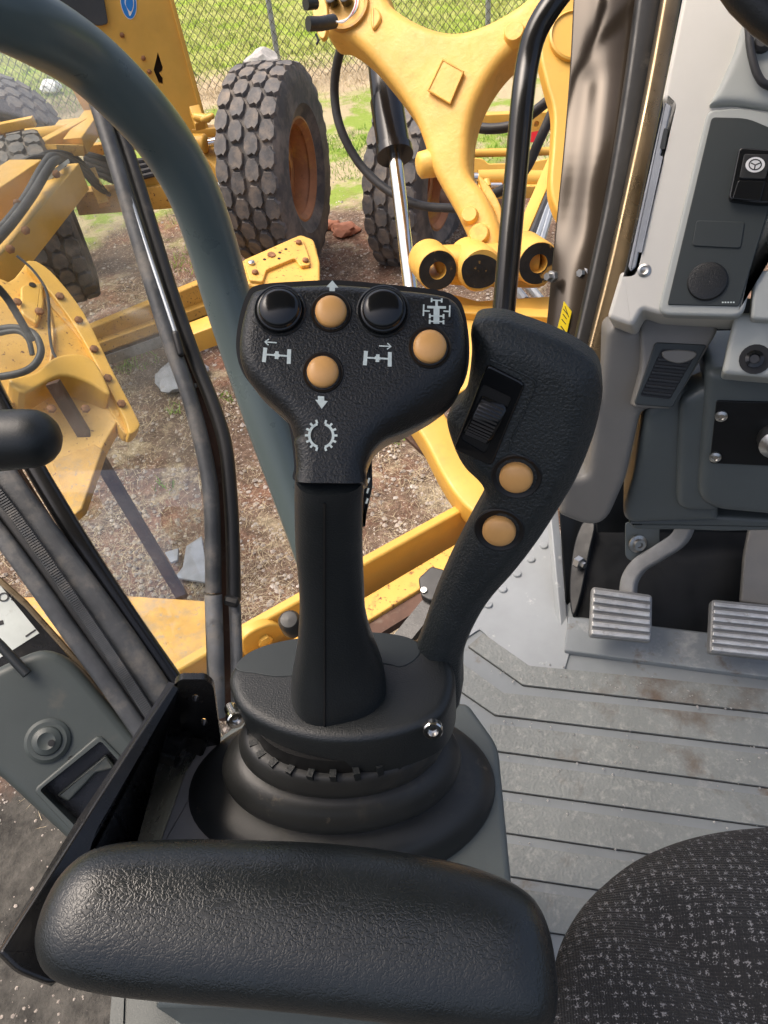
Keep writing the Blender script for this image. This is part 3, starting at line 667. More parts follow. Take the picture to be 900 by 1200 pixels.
# ---- cab door, lower left
do = root('cab_door', D(100, 985, .86), 'dark rubber-edged cab door with grey inner panel, lower left', 'door')
def bar(name, pts, hw, hh, mt, par=do, r=None, upv=None):
    a, b = pts[0], pts[1]; pts = [tuple(a[i]+(a[i]-b[i])*3 for i in range(3))]+list(pts)
    return tube(name, [D(*p) for p in pts], 1, mt, par, sm=4, upv=upv or V((1, .4, 0)), prof=rrect(hw, hh, r or min(hw, hh)*.6))
bar('upper_tube', [(-50, 372, .97), (20, 510, .96), (84, 620, .95), (150, 722, .95), (215, 815, .95)], .0125, .0125, m_grab)
bar('frame_rail', [(-50, 478, .93), (20, 580, .92), (90, 675, .92), (150, 758, .92), (205, 840, .92)], .017, .014, m_rub_worn)
bar('seal_bed', [(-50, 520, .92), (20, 612, .91), (90, 712, .91), (140, 786, .91), (188, 860, .91)], .013, .010, m_rub_blk)
bar('lower_rail', [(-50, 560, .91), (20, 652, .90), (80, 736, .90), (130, 805, .90), (176, 872, .90)], .011, .014, m_rub_worn)
bar('edge_strip', [(-50, 420, .97), (20, 548, .965), (84, 650, .955), (120, 705, .955)], .004, .004, m_brownsteel)
rv, rf = [], []
pts = catmull([D(-50, 516, .905), D(20, 608, .895), D(90, 708, .895), D(140, 782, .895), D(188, 856, .895)], 40, False)
for i in range(0, len(pts)-1, 1):
    p = pts[i]; t = (pts[i+1]-pts[i]).normalized(); n_ = (EYE-p).normalized(); s = t.cross(n_).normalized(); b0 = len(rv); e = .0021
    for k, (a, b) in enumerate(((-1, -1), (1, -1), (1, 1), (-1, 1))): rv.append(p+s*a*.007+t*b*e)
    for a, b in ((-.8, -.5), (.8, -.5), (.8, .5), (-.8, .5)): rv.append(p+s*a*.007+t*b*e+n_*.004)
    rf += [(b0+4, b0+5, b0+6, b0+7)]+[(b0+k, b0+(k+1) % 4, b0+4+(k+1) % 4, b0+4+k) for k in range(4)]
mk('seal_ribs', rv, rf, m_rub_worn, do, kind='stuff', smooth=False)
tube('pull_handle', [D(-300, 560, .64), D(-60, 522, .63), D(-10, 517, .63), D(36, 514, .63)], [.024, .026, .0275, .0262], m_black_soft, do, n=24, sm=4, caps=1.0)
BP = P3((0, 690, .93), (100, 790, .93), (0, 800, .90))
slab('sticker_board', [(-40, 640), (30, 705), (75, 755), (120, 800), (200, 880), (150, 885), (-40, 870)], BP, .01, m_bracket, do)
slab('board_edge', [(-40, 640), (30, 702), (75, 752), (168, 858), (160, 865), (70, 758), (28, 711), (-40, 650)], BP.up(.006), .008, m_bronze_b, do, r=.002)
stk = slab('instruction_sticker', [(-30, 660), (2, 688), (46, 742), (-30, 790)], BP.up(.001), .0008, m_sticker, do)
def text3d(name, body, size, org, ux, uy, mt, par, extr=.00015):
    cu = bpy.data.curves.new(name, 'FONT'); cu.body = body; cu.size = size; cu.extrude = extr
    to = bpy.data.objects.new(name+'_t', cu); COL.objects.link(to)
    dg = bpy.context.evaluated_depsgraph_get(); me = bpy.data.meshes.new_from_object(to.evaluated_get(dg)); bpy.data.objects.remove(to)
    nz = ux.cross(uy); Mx = Matrix((ux, uy, nz)).transposed().to_4x4(); Mx.translation = org-wloc(par); me.transform(Mx)
    me.materials.clear(); me.materials.append(mt); o = bpy.data.objects.new(name, me); COL.objects.link(o); o.parent = par; WORLD[o.name] = wloc(par); return o
tu = (BP.hit(46, 742)-BP.hit(2, 688)).normalized(); tvv = BP.n.cross(tu)
text3d('sticker_lettering', 'O!', .017, BP.hit(-2, 706)+BP.n*.0018, (BP.hit(20, 711)-BP.hit(0, 714)).normalized(), BP.n.cross((BP.hit(20, 711)-BP.hit(0, 714)).normalized()), m_ink, stk)
strokes('sticker_print', [([(-10, 733), (4, 729)], 5), ([(30, 746), (42, 738)], 2)], BP.up(.0012), m_ink, stk)
tube('gas_strut', [D(-30, 728, .86), D(0, 756, .86), D(32, 790, .86)], .006, m_black_soft, do, n=10)
m_doorp = mat('dark_door_plastic', (.050, .060, .058), .42, vary=(8, .12), bump=[('noise', 900, .3, .0004)], dirt=((.13, .115, .09), 12, .6, .25), spec=.4)
# inner panel with latch and pocket
DPn = P3((0, 800, .86), (150, 880, .88), (60, 960, .84))
pocket = [(46, 926), (118, 868), (148, 902), (92, 972)]
slab('inner_panel', fillet([(-40, 800), (20, 770), (52, 758), (84, 772), (176, 884), (110, 1000), (84, 990), (0, 912), (-40, 890)], [0, 20, 20, 26, 10, 10, 12, 8, 0]), DPn, .05, m_doorp, do, r=.013, seg=6, holes=[fillet(pocket, 4)], hole_t=.0499)
slab('pocket_bezel', fillet([(38, 926), (116, 860), (158, 903), (92, 984)], 8), DPn.up(.004), .006, m_doorp, do, r=.003, holes=[fillet(pocket, 4)])
slab('pocket_floor', fillet([(40, 924), (118, 862), (154, 902), (92, 980)], 2), DPn.up(-.038), .003, m_bracket, do)
slab('pocket_lever', fillet([(66, 932), (124, 884), (136, 900), (112, 906), (80, 940)], 3), DPn.up(-.012), .012, m_doorp, do, r=.003)
lathe('latch_rose', [(.026, -.002), (.026, .003), (.022, .006), (.0175, .006), (.016, .009), (.010, .012), (.006, .010), (.0004, .010)], DPn.hit(56, 868), DPn.n, m_doorp, do, 28)
lathe('lock_slot', [(.004, 0), (.004, .0015), (.0003, .0016)], DPn.hit(62, 870)+DPn.n*.011, DPn.n, m_pit, do, 8)
lathe('panel_screw', [(.0045, 0), (.003, .002), (.0003, .0022)], DPn.hit(84, 890), DPn.n, m_pit, do, 10)
# ---- console under the joystick
BZ = D(400, 806, .485).z
con = root('joystick_console', G(420, 1000, BZ-.11), 'grey plastic console box under the joystick boot', 'console')
CT = PZ(BZ-.148)
slab('top_frame', fillet([(205, 985), (232, 880), (300, 830), (500, 822), (548, 822), (584, 872), (602, 1060), (602, 1180), (180, 1180)], [4, 10, 10, 10, 8, 14, 6, 4, 4]), CT, .06, m_console, con, r=.006)
slab('pedestal', fillet([(240, 900), (300, 850), (540, 840), (575, 880), (590, 1060), (590, 1250), (200, 1250)], 10), PZ(BZ-.209), .30, m_console, con)
slab('scuffed_plate', fillet([(180, 1005), (216, 905), (236, 874), (262, 868), (268, 900), (262, 1005)], 3), PZ(BZ-.11), .04, m_cplate, con, r=.002)
slab('base_cover', [(132, 1150), (640, 1150), (660, 1320), (120, 1320)], PZ(BZ-.21), .03, m_doorp, con)
slab('cover_seam', [(138, 1150), (146, 1150), (140, 1320), (130, 1320)], PZ(BZ-.208), .003, m_doorp, con)
# ---- wrist rest
wr = root('wrist_rest', G(200, 1120, BZ-.05), 'black wrinkled leather wrist rest on a black steel bracket in front of the joystick', 'wrist rest')
PP = P3((100, 1080, .385), (600, 1120, .385), (350, 1000, .405))
pad_px = catmull([(48, 1108), (58, 1060), (86, 1015), (128, 991), (210, 984), (300, 985), (400, 990), (500, 1004), (570, 1022), (617, 1047), (638, 1082), (648, 1130), (650, 1172), (640, 1204), (600, 1212), (500, 1204), (400, 1192), (300, 1182), (200, 1174), (120, 1164), (66, 1146)], 5)
pillow('pad', pad_px, (130, 1076), (565, 1118), PP, .030, .028, m_leather, wr, layers=16, e=2.6)
BW = P3((208, 800, .53), (10, 1115, .385), (195, 985, .60))
slab('side_plate', [(205, 801), (160, 872), (100, 962), (10, 1112), (60, 1156), (140, 1090), (192, 990), (226, 918), (258, 882), (236, 850)], BW, .005, m_bracket, wr)
FP = P3((208, 800, .525), (5, 1115, .378), (60, 1148, .385))
slab('top_flange', fillet([(203, 801), (158, 868), (108, 946), (0, 1116), (22, 1138), (62, 1154), (130, 1120), (106, 1005), (116, 975), (166, 890), (213, 806)], [3, 6, 6, 4, 10, 10, 4, 14, 10, 10, 3]), FP, .006, m_bracket, wr, r=.002)
EP = P3((208, 800, .53), (248, 800, .535), (236, 880, .585))
slab('end_plate', fillet([(204, 802), (212, 796), (240, 796), (250, 804), (259, 868), (254, 880), (218, 884), (200, 866)], 4), EP, .006, m_bracket, wr, holes=[circ(229, 818, 4.2), circ(239, 846, 4.2)])
lathe('bracket_bolt', [(.011, 0), (.011, .008), (.007, .009), (.007, .02), (.0004, .02)], BW.hit(212, 868), BW.n, m_bracket, wr, 6)
lathe('bracket_nut', [(.012, 0), (.012, .012), (.005, .013), (.0004, .008)], BW.hit(196, 876), BW.n, m_bracket, wr, 14)
# ---- seat
SZ = PZ(2.02)
ga, gb_ = V(SZ.uv(SZ.hit(725, 1075))), V(SZ.uv(SZ.hit(880, 1240))); gd = (gb_-ga).normalized(); gn = V((-gd.y, gd.x))
def groove(q, t):
    s = (q-ga).dot(gn); al = (q-ga).dot(gd); on = 1/(1+math.exp(-(al-.0)/.02))
    return -.022*on*math.exp(-(s/.022)**2)
st_px = catmull([(640, 1215), (648, 1140), (664, 1092), (698, 1046), (752, 1008), (820, 985), (900, 977), (1000, 985), (1150, 1030), (1250, 1140), (1270, 1300), (1200, 1460), (900, 1500), (700, 1440), (650, 1320)], 6)
def seat_fabric():
    m = bpy.data.materials.new('flecked_seat_fabric'); m.use_nodes = True; t = m.node_tree; N = t.nodes; L = t.links; b = N['Principled BSDF']
    tc = N.new('ShaderNodeTexCoord'); mp = N.new('ShaderNodeMapping'); mp.inputs['Rotation'].default_value = (0, 0, rad(6)); L.new(tc.outputs['UV'], mp.inputs[0])
    def M1(op, a, bb=None, c=None):
        n = N.new('ShaderNodeMath'); n.operation = op
        for i, q in enumerate((a, bb, c)):
            if q is None: continue
            if isinstance(q, (int, float)): n.inputs[i].default_value = q
            else: L.new(q, n.inputs[i])
        return n.outputs[0]
    sp = N.new('ShaderNodeSeparateXYZ'); L.new(mp.outputs[0], sp.inputs[0]); u, v = sp.outputs[0], sp.outputs[1]
    rows = M1('SINE', M1('MULTIPLY', v, 2*math.pi/.0021))                    # knit rows
    wale = M1('SINE', M1('MULTIPLY', u, 2*math.pi/.0017))
    k = 2*math.pi/.014
    lat = M1('MULTIPLY', M1('SINE', M1('MULTIPLY', M1('ADD', u, M1('MULTIPLY', v, .7)), k)), M1('SINE', M1('MULTIPLY', M1('SUBTRACT', M1('MULTIPLY', v, 1.15), M1('MULTIPLY', u, .35)), k)))
    nz = N.new('ShaderNodeTexNoise'); nz.inputs['Scale'].default_value = 850; nz.inputs['Detail'].default_value = 2; L.new(mp.outputs[0], nz.inputs['Vector'])
    vo = N.new('ShaderNodeTexVoronoi'); vo.inputs['Scale'].default_value = 175; vo.inputs['Randomness'].default_value = .4; L.new(mp.outputs[0], vo.inputs['Vector'])
    nz2 = N.new('ShaderNodeTexNoise'); nz2.inputs['Scale'].default_value = 90; L.new(mp.outputs[0], nz2.inputs['Vector'])
    f = M1('ADD', M1('MULTIPLY', M1('SUBTRACT', .42, vo.outputs[0]), .55), M1('ADD', nz.outputs[0], M1('MULTIPLY', M1('SUBTRACT', nz2.outputs[0], .5), .03)))
    mr = N.new('ShaderNodeMapRange'); mr.inputs[1].default_value = .595; mr.inputs[2].default_value = .68; L.new(f, mr.inputs[0])
    mx = N.new('ShaderNodeMix'); mx.data_type = 'RGBA'; mx.inputs[6].default_value = (.012, .0125, .014, 1); mx.inputs[7].default_value = (.24, .24, .25, 1); L.new(mr.outputs[0], mx.inputs[0])
    L.new(mx.outputs[2], b.inputs['Base Color']); b.inputs['Roughness'].default_value = .85; b.inputs['Sheen Weight'].default_value = .08
    bn = N.new('ShaderNodeBump'); bn.inputs['Strength'].default_value = .7; bn.inputs['Distance'].default_value = .0008
    L.new(M1('ADD', rows, M1('MULTIPLY', wale, .5)), bn.inputs['Height']); L.new(bn.outputs[0], b.inputs['Normal'])
    return m
seat = pillow('operator_seat', st_px, (930, 1230), (1010, 1230), SZ, .085, .10, seat_fabric(), None, groove=groove, layers=26, e=2.2)
tag(rebase(seat), 'black knitted fabric seat cushion flecked with white, lower right', 'seat')
# ================================================================== the joystick
js = root('joystick', G(405, 860, BZ-.09), 'black multi-button joystick with amber buttons, side handle and rubber boot', 'joystick')
BT = PZ(BZ)
HP = P3((290, 345, .352), (540, 350, .352), (385, 555, .346))
head_px = catmull([(289, 346), (302, 334), (350, 329.5), (400, 328.5), (463, 334), (514, 340), (534, 348), (544, 365), (549.5, 400), (548, 433), (538, 457), (513, 479), (478, 499), (452, 511), (436, 526), (428, 545), (426, 564), (386, 566), (346, 563), (345, 545), (342, 515), (336, 492), (321, 475), (297, 453), (283, 433), (277, 407), (280, 376)], 5)
hb0 = HP.uv(HP.hit(386, 558))[1]
la_, lb_ = V(HP.uv(HP.hit(436, 522))), V(HP.uv(HP.hit(552, 438))); ld_ = (lb_-la_).normalized(); ln_ = V((ld_.y, -ld_.x))
if ln_.y > 0: ln_ = -ln_
lc_, le_ = V(HP.uv(HP.hit(270, 428))), V(HP.uv(HP.hit(344, 500))); lf_ = (le_-lc_).normalized(); lg_ = V((lf_.y, -lf_.x))
if lg_.y > 0: lg_ = -lg_
def head_field(x, y, d):
    s = (V((x, y))-la_).dot(ln_)+.015; al = (V((x, y))-la_).dot(ld_); on = 1/(1+math.exp(-(al-.006)/.006))
    h = -.010*on*max(0, min(1, s/.018))**2
    s = (V((x, y))-lc_).dot(lg_)+.009; h -= .006*max(0, min(1, s/.013))**2 if y > hb0+.02 else 0
    return h
head = dslab('head', head_px, HP, .034, m_black, js, r=.0085, seg=7, free=lambda p: p.y < hb0, field=head_field)
# rear cover of the head, slightly wider seam line
def grown(px, k, dx=0, dy=0):
    cx = sum(p[0] for p in px)/len(px); cy = sum(p[1] for p in px)/len(px); return [(cx+(p[0]-cx)*k+dx, cy+(p[1]-cy)*k+dy) for p in px]
slab('seam_gasket', grown(head_px, 1.0025, 0, .4), HP.up(-.016), .0014, m_pit, head)
def button(cx, cy, rp, pl, mt, par, dome=.45, wellk=1.22, name='push_button'):
    c = pl.hit(cx, cy); d = (c-EYE).dot(FWD); r = rp*d/FPX
    well = lathe('button_well', [(r*wellk*1.08, -.001), (r*wellk*1.08, .0003), (r*wellk*1.03, .0009), (r*wellk*.97, .0006), (r*1.03, -.0008), (r*.5, -.0008)], c, pl.n, m_pit, par, 36)
    prof = [(r, -.001), (r, r*.22)]+[(r*math.cos(a), r*.22+r*dome*math.sin(a)) for a in [math.pi/2*k/9 for k in range(1, 9)]]+[(r*.01, r*(.22+dome))]
    return lathe(name, prof, c, pl.n, mt, par, 36, sharp=60)
def bigbutton(cx, cy, rp, pl, par):
    c = pl.hit(cx, cy); d = (c-EYE).dot(FWD); r = rp*d/FPX
    lathe('button_collar', [(r*1.16, -.001), (r*1.16, .0006), (r*1.1, .0012), (r*1.02, .0008), (r*.9, -.0005)], c, pl.n, m_black, par, 40)
    prof = [(r, -.001), (r, r*.16), (r*.985, r*.22), (r*.94, r*.26), (r*.91, r*.26), (r*.89, r*.28)]+[(r*.88*math.cos(a), r*.28+r*.30*math.sin(a)) for a in [math.pi/2*k/9 for k in range(1, 9)]]+[(r*.01, r*.58)]
    return lathe('push_button', prof, c+pl.n*0, pl.n, m_gloss, par, 40, sharp=50)
for q in ((328, 364, 26.5), (449, 365, 27)):
    o = bigbutton(*q, HP, head); o['label'] = 'large gloss black domed push button'
for q in ((388, 366, 18.5), (378.5, 436.5, 18.5), (503.5, 407, 19.5)):
    button(*q, HP, m_tan, head)['label'] = 'amber domed push button'
# printed symbols on the head
def axle(dx, dy, rot, flip):
    c, s = math.cos(rad(rot)), math.sin(rad(rot))
    T = lambda x, y: (dx+x*c-y*s, dy+x*s+y*c)
    L = [([T(-14, -8), T(-14.6, 9)], 4.6), ([T(14, -8), T(14.6, 9)], 4.6), ([T(-13, 0), T(13, 0)], 2.0), ([T(0, -4.5), T(0, 4.5)], 4.2), ([T(-3.5, -.4), T(3.5, .4)], 3.4)]
    f = -1 if flip else 1; ax = 8*f
    L += [([T(ax-7, -14.5), T(ax+7, -14.5)], 1.5), ([T(ax+2.5*f, -18), T(ax+7*f, -14.5), T(ax+2.5*f, -11)], 1.5)]
    return L
strokes('axle_symbol', axle(324.5, 416.5, 4, True), HP, m_print, head)
strokes('axle_symbol', axle(442.5, 420, 3, False), HP, m_print, head)
decal('arrow_symbol', [(389.5, 328.5), (396.5, 337), (392.5, 337), (392.5, 341), (386, 341), (386, 336.5), (382.5, 336)], HP, m_print, head)
decal('arrow_symbol', [(372.5, 464), (380, 464.5), (380, 469.5), (384, 470), (377, 479), (369.5, 468.5), (372.5, 468.5)], HP, m_print, head)
sg = []; gc = (376.5, 510.5)
for a0, a1 in ((-72, 72), (108, 252)):
    sg.append(([(gc[0]+14*math.cos(rad(a0+(a1-a0)*k/16)), gc[1]+14*math.sin(rad(a0+(a1-a0)*k/16))) for k in range(17)], 3))
    for k in range(7):
        a = rad(a0+(a1-a0)*k/6); sg.append(([(gc[0]+14.5*math.cos(a), gc[1]+14.5*math.sin(a)), (gc[0]+19*math.cos(a), gc[1]+19*math.sin(a))], 2.6))
strokes('gear_symbol', sg, HP, m_print, head)
decal('symbol_patch', fillet([(497, 349), (526, 350), (529, 371), (522, 379), (503, 379), (495, 369)], 3), HP, m_pit, head, h=.0003)
gx, gy = 511.5, 365
strokes('grader_symbol', [([(gx, gy-12), (gx, gy+15)], 3), ([(gx, gy-3), (gx-.3, gy+15)], 7), ([(gx-11, gy-4.5), (gx+11, gy-4)], 3), ([(gx-15, gy-7.5), (gx-15.5, gy+6)], 1.8), ([(gx+15.5, gy-6.5), (gx+15, gy+7)], 1.8), ([(gx-15, gy), (gx-8, gy+.4)], 1.8), ([(gx+15, gy+.8), (gx+8, gy+.4)], 1.8),
     ([(gx-5.5, gy-12.5), (gx+5.5, gy-12)], 1.5), ([(gx-5.8, gy-15), (gx-6, gy-10)], 2), ([(gx+6, gy-14.6), (gx+5.8, gy-9.6)], 2), ([(gx-8, gy+6), (gx+8, gy+6.5)], 1.6), ([(gx-8, gy+3.5), (gx-8, gy+9)], 2.2), ([(gx+8, gy+4), (gx+8, gy+9.5)], 2.2), ([(gx-8, gy+12.5), (gx+8, gy+13)], 1.6), ([(gx-8, gy+10.5), (gx-8.2, gy+15.5)], 2.2), ([(gx+8, gy+11), (gx+7.8, gy+16)], 2.2)], HP, m_print, head, .0007)
# grip: lofted from the head down to a flared foot
def sect(cx, cy, d, hw, dep, nx, fx=2.6, n=44):
    c = D(cx, cy, d); r = hw*d/FPX; out = []
    back = (c-EYE).normalized(); back = (back - V((0, 0, 1))*back.z*.55).normalized()
    axis = nx; s = axis.cross(back).normalized(); bk = s.cross(axis).normalized()
    for k in range(n):
        a = 2*math.pi*k/n; ca, sa = math.cos(a), math.sin(a)
        x = abs(ca)**(2/fx)*(1 if ca >= 0 else -1); y = abs(sa)**(2/fx)*(1 if sa >= 0 else -1)
        out.append(c+s*(r*x)+bk*(dep*y))
    return out
ax = (D(397, 800, .485)-D(386, 560, .362)).normalized()
GR = [(386, 556, .3605, 40, .0162), (385.5, 575, .3685, 40, .0168), (385, 600, .382, 39.5, .0178), (385.5, 640, .403, 39, .0185), (388, 680, .425, 38, .0185), (389.5, 710, .440, 38, .0185), (391.5, 735, .452, 41, .0195), (394, 755, .462, 45, .021), (396, 772, .470, 49.5, .023), (397, 788, .4775, 53.5, .0255), (397, 800, .483, 55, .027), (397, 808, .487, 55.5, .0275)]
rows = [sect(a, b, c, d_, e_, ax) for a, b, c, d_, e_ in GR]
def dense(rows, m):
    out = []
    for i in range(len(rows[0])):
        out.append(catmull([r[i] for r in rows], m, False))
    return [[out[i][k] for i in range(len(out))] for k in range(len(out[0]))]
rows = dense(rows, 4)
grip = loft('grip', [list(r)[::-1] for r in rows], m_black_soft, js, sharp=60)
# seam down the front of the grip and under the head
def near_eye(r, off=0): 
    n = len(r); i = min(range(n), key=lambda k: (r[k]-EYE).length); return i
sp = []
for r in rows[2:]:
    i0 = near_eye(r); c = sum(r, V((0, 0, 0)))/len(r)
    # the point of the section whose picture lies just right of centre
    best = None
    for k in range(len(r)):
        p, q = r[k], r[(k+1) % len(r)]; fx_ = lambda s: (s-EYE).dot(CRT)/(s-EYE).dot(FWD)*FPX+450-380.5
        if fx_(p)*fx_(q) <= 0:
            m_ = p.lerp(q, fx_(p)/(fx_(p)-fx_(q)+1e-12))
            if best is None or (m_-EYE).length < (best-EYE).length: best = m_
    sp.append(best)
xs = [((p-EYE).dot(CRT)/(p-EYE).dot(FWD)*FPX+450) for p in sp]
tube('grip_seam', sp, .0009, m_pit, grip, n=6)
# base plate (top skirt)
bp_px = catmull([(268, 803), (270, 784), (289, 764), (324, 750), (380, 742), (434, 738), (480, 744), (514, 758), (531, 780), (532, 808), (516, 838), (474, 858), (424, 868), (370, 867), (318, 853), (282, 831)], 6)
base = dslab('base_plate', bp_px, BT, .047, m_black_soft, js, r=.007, seg=7)
slab('rear_insert', catmull([(276, 783), (291, 765), (326, 752), (380, 744), (434, 740.5), (476, 746), (492, 757), (489, 770), (470, 781), (440, 778), (340, 792), (300, 789)], 5), BT.up(.0006), .002, m_swp, base, r=.0006)
# collar with teeth and the bellows boot
cpt = BT.hit(402, 806); Z = V((0, 0, 1))
ctr = V((cpt.x, cpt.y, BZ))
TA = V((-.13, -.06, -1)); AXb = -TA; SQ = .6; LA = TA.length
lathe('tooth_ring', [(.062, -.052), (.062, -.03)], ctr, AXb, m_pit, js, 48, squash=SQ)
for k in range(26):
    a = 2*math.pi*k/26; p = ctr+V((math.cos(a)*.0655, math.sin(a)*.0655*SQ, 0))+TA*.044; t = V((-math.sin(a), math.cos(a), 0)); o_ = V((math.cos(a), math.sin(a), 0))
    vs8 = [p+o_*(.003*i)+t*(.0022*j)+Z*(.007*l) for i in (-1, 1) for j in (-1, 1) for l in (-1, 1)]
    mk('collar_tooth', vs8, [(0, 1, 3, 2), (4, 6, 7, 5), (0, 4, 5, 1), (2, 3, 7, 6), (0, 2, 6, 4), (1, 5, 7, 3)], m_black_soft, js, smooth=False)
BO = [(r, -h) for r, h in ((.060, .046), (.068, .0475), (.073, .052), (.076, .060), (.0745, .067), (.069, .0705), (.0685, .0725), (.078, .075), (.087, .082), (.0915, .092), (.0905, .101), (.085, .1065), (.0835, .109), (.095, .111), (.110, .116), (.120, .125), (.125, .137), (.125, .152))]
bp2 = []
bc = catmull([(r, h, 0) for r, h in BO], 3, False)
boot = lathe('bellows_boot', [(p.x, p.y) for p in bc][::-1], ctr, AXb, m_rubber, js, 72, sharp=75, squash=SQ)
lathe('boot_flange', [(.131, -.152), (.1305, -.147), (.127, -.145), (.118, -.145)], ctr, AXb, m_rubber, boot, 60, squash=SQ)
for x, y, d in ((275, 840, .505), (507, 852, .466)):
    c = D(x, y, d); nn = (V((EYE.x, EYE.y, c.z+.12))-c).normalized()
    lathe('cap_screw', [(.0048, -.012), (.0048, -.0005), (.0065, 0), (.0066, .0045), (.0058, .0055), (.0034, .0056), (.003, .0025), (.0003, .0025)], c, nn, m_chrome, js, 20)
# side handle
WPl = P3((556, 400, .366), (690, 440, .362), (512, 770, .491))
wing_px = catmull([(549, 395), (556, 382), (584, 381), (613, 390), (650, 404), (680, 420), (700, 437), (707, 462), (702, 497), (692, 531), (676, 569), (660, 597), (631, 642), (602, 680), (572, 714), (553, 745), (541, 775), (537, 800), (532, 845), (480, 850), (456, 818), (474, 795), (488, 762), (502, 722), (519, 682), (545, 631), (561, 602), (566, 588), (559, 574), (541, 556), (529, 533), (520.5, 503), (526, 489), (538, 478), (546, 455), (550, 420)], 5)
wing = dslab('side_handle', wing_px, WPl, .028, m_wing, js, r=.0105, seg=7, cham=.008)
bez = slab('rocker_bezel', fillet([(571, 427), (616, 450), (576, 547), (531, 527)], [6, 8, 6, 6]), WPl.up(.0016), .003, m_gloss, wing, r=.0012, holes=[fillet([(566, 450), (600, 466), (568, 532), (540, 515)], 4)])
slab('rocker_pit', fillet([(565, 449), (601, 465), (568, 534), (539, 515)], 4), WPl.up(.0004), .0006, m_pit, wing)
m_ribdust = mat('dusty_black_rib', (.035, .03, .024), .5)
ra_ = (WPl.hit(598, 467)-WPl.hit(567, 453)); rl = ra_.length; ra_ = ra_.normalized(); rb_d = WPl.n.cross(ra_).normalized()
rc = (WPl.hit(567, 453)+WPl.hit(598, 467)+WPl.hit(568, 530)+WPl.hit(541, 515))/4; RR = .0170; rc = rc-WPl.n*(RR-.0062)
rows_ = []
for k in range(19):
    a = rad(-58+116*k/18); p = rc+WPl.n*(RR*math.cos(a))+rb_d*(RR*math.sin(a)); e = rl*.5
    rows_.append([p-ra_*e-WPl.n*.004, p-ra_*e-WPl.n*.0008, p-ra_*(e-.001), p+ra_*(e-.001), p+ra_*e-WPl.n*.0008, p+ra_*e-WPl.n*.004])
loft('rocker', rows_, m_gloss, wing, sharp=50)
for k in range(12):
    a = rad(-40+80*k/11); p = rc+WPl.n*(RR*math.cos(a)+.0002)+rb_d*(RR*math.sin(a))
    tube('rocker_rib', [p-ra_*rl*.43, p+ra_*rl*.40], .0006, m_ribdust, wing, n=6)
for q in ((605, 558.5, 19.5), (585, 621, 19.5)):
    button(*q, WPl, m_tan, wing, wellk=1.4)['label'] = 'amber domed push button'
tube('panel_ridge', [WPl.hit(x, y)+WPl.n*.0001 for x, y in ((574, 421), (600, 432), (622, 443), (627, 451), (618, 474), (604, 505), (597, 522), (599, 529), (612, 534), (622, 540))], .0007, m_wing, wing, n=6, sm=4)
# bracket seen behind the grip
bk = slab('relay_box', fillet([(424, 540), (436, 532), (437, 570), (428, 612), (424, 620)], 3), P3((424, 540, .60), (437, 532, .60), (424, 620, .61)), .04, m_black_soft, None, r=.003)
tag(rebase(bk), 'black box with white marks just behind the joystick grip', 'box')
BKP = P3((424, 540, .60), (437, 532, .60), (424, 620, .61))
strokes('box_marks', [([(431, 566), (433, 560)], 2.2), ([(430, 578), (432, 572)], 2.2), ([(429, 590), (431, 584)], 2.2)], BKP, m_print, bk)
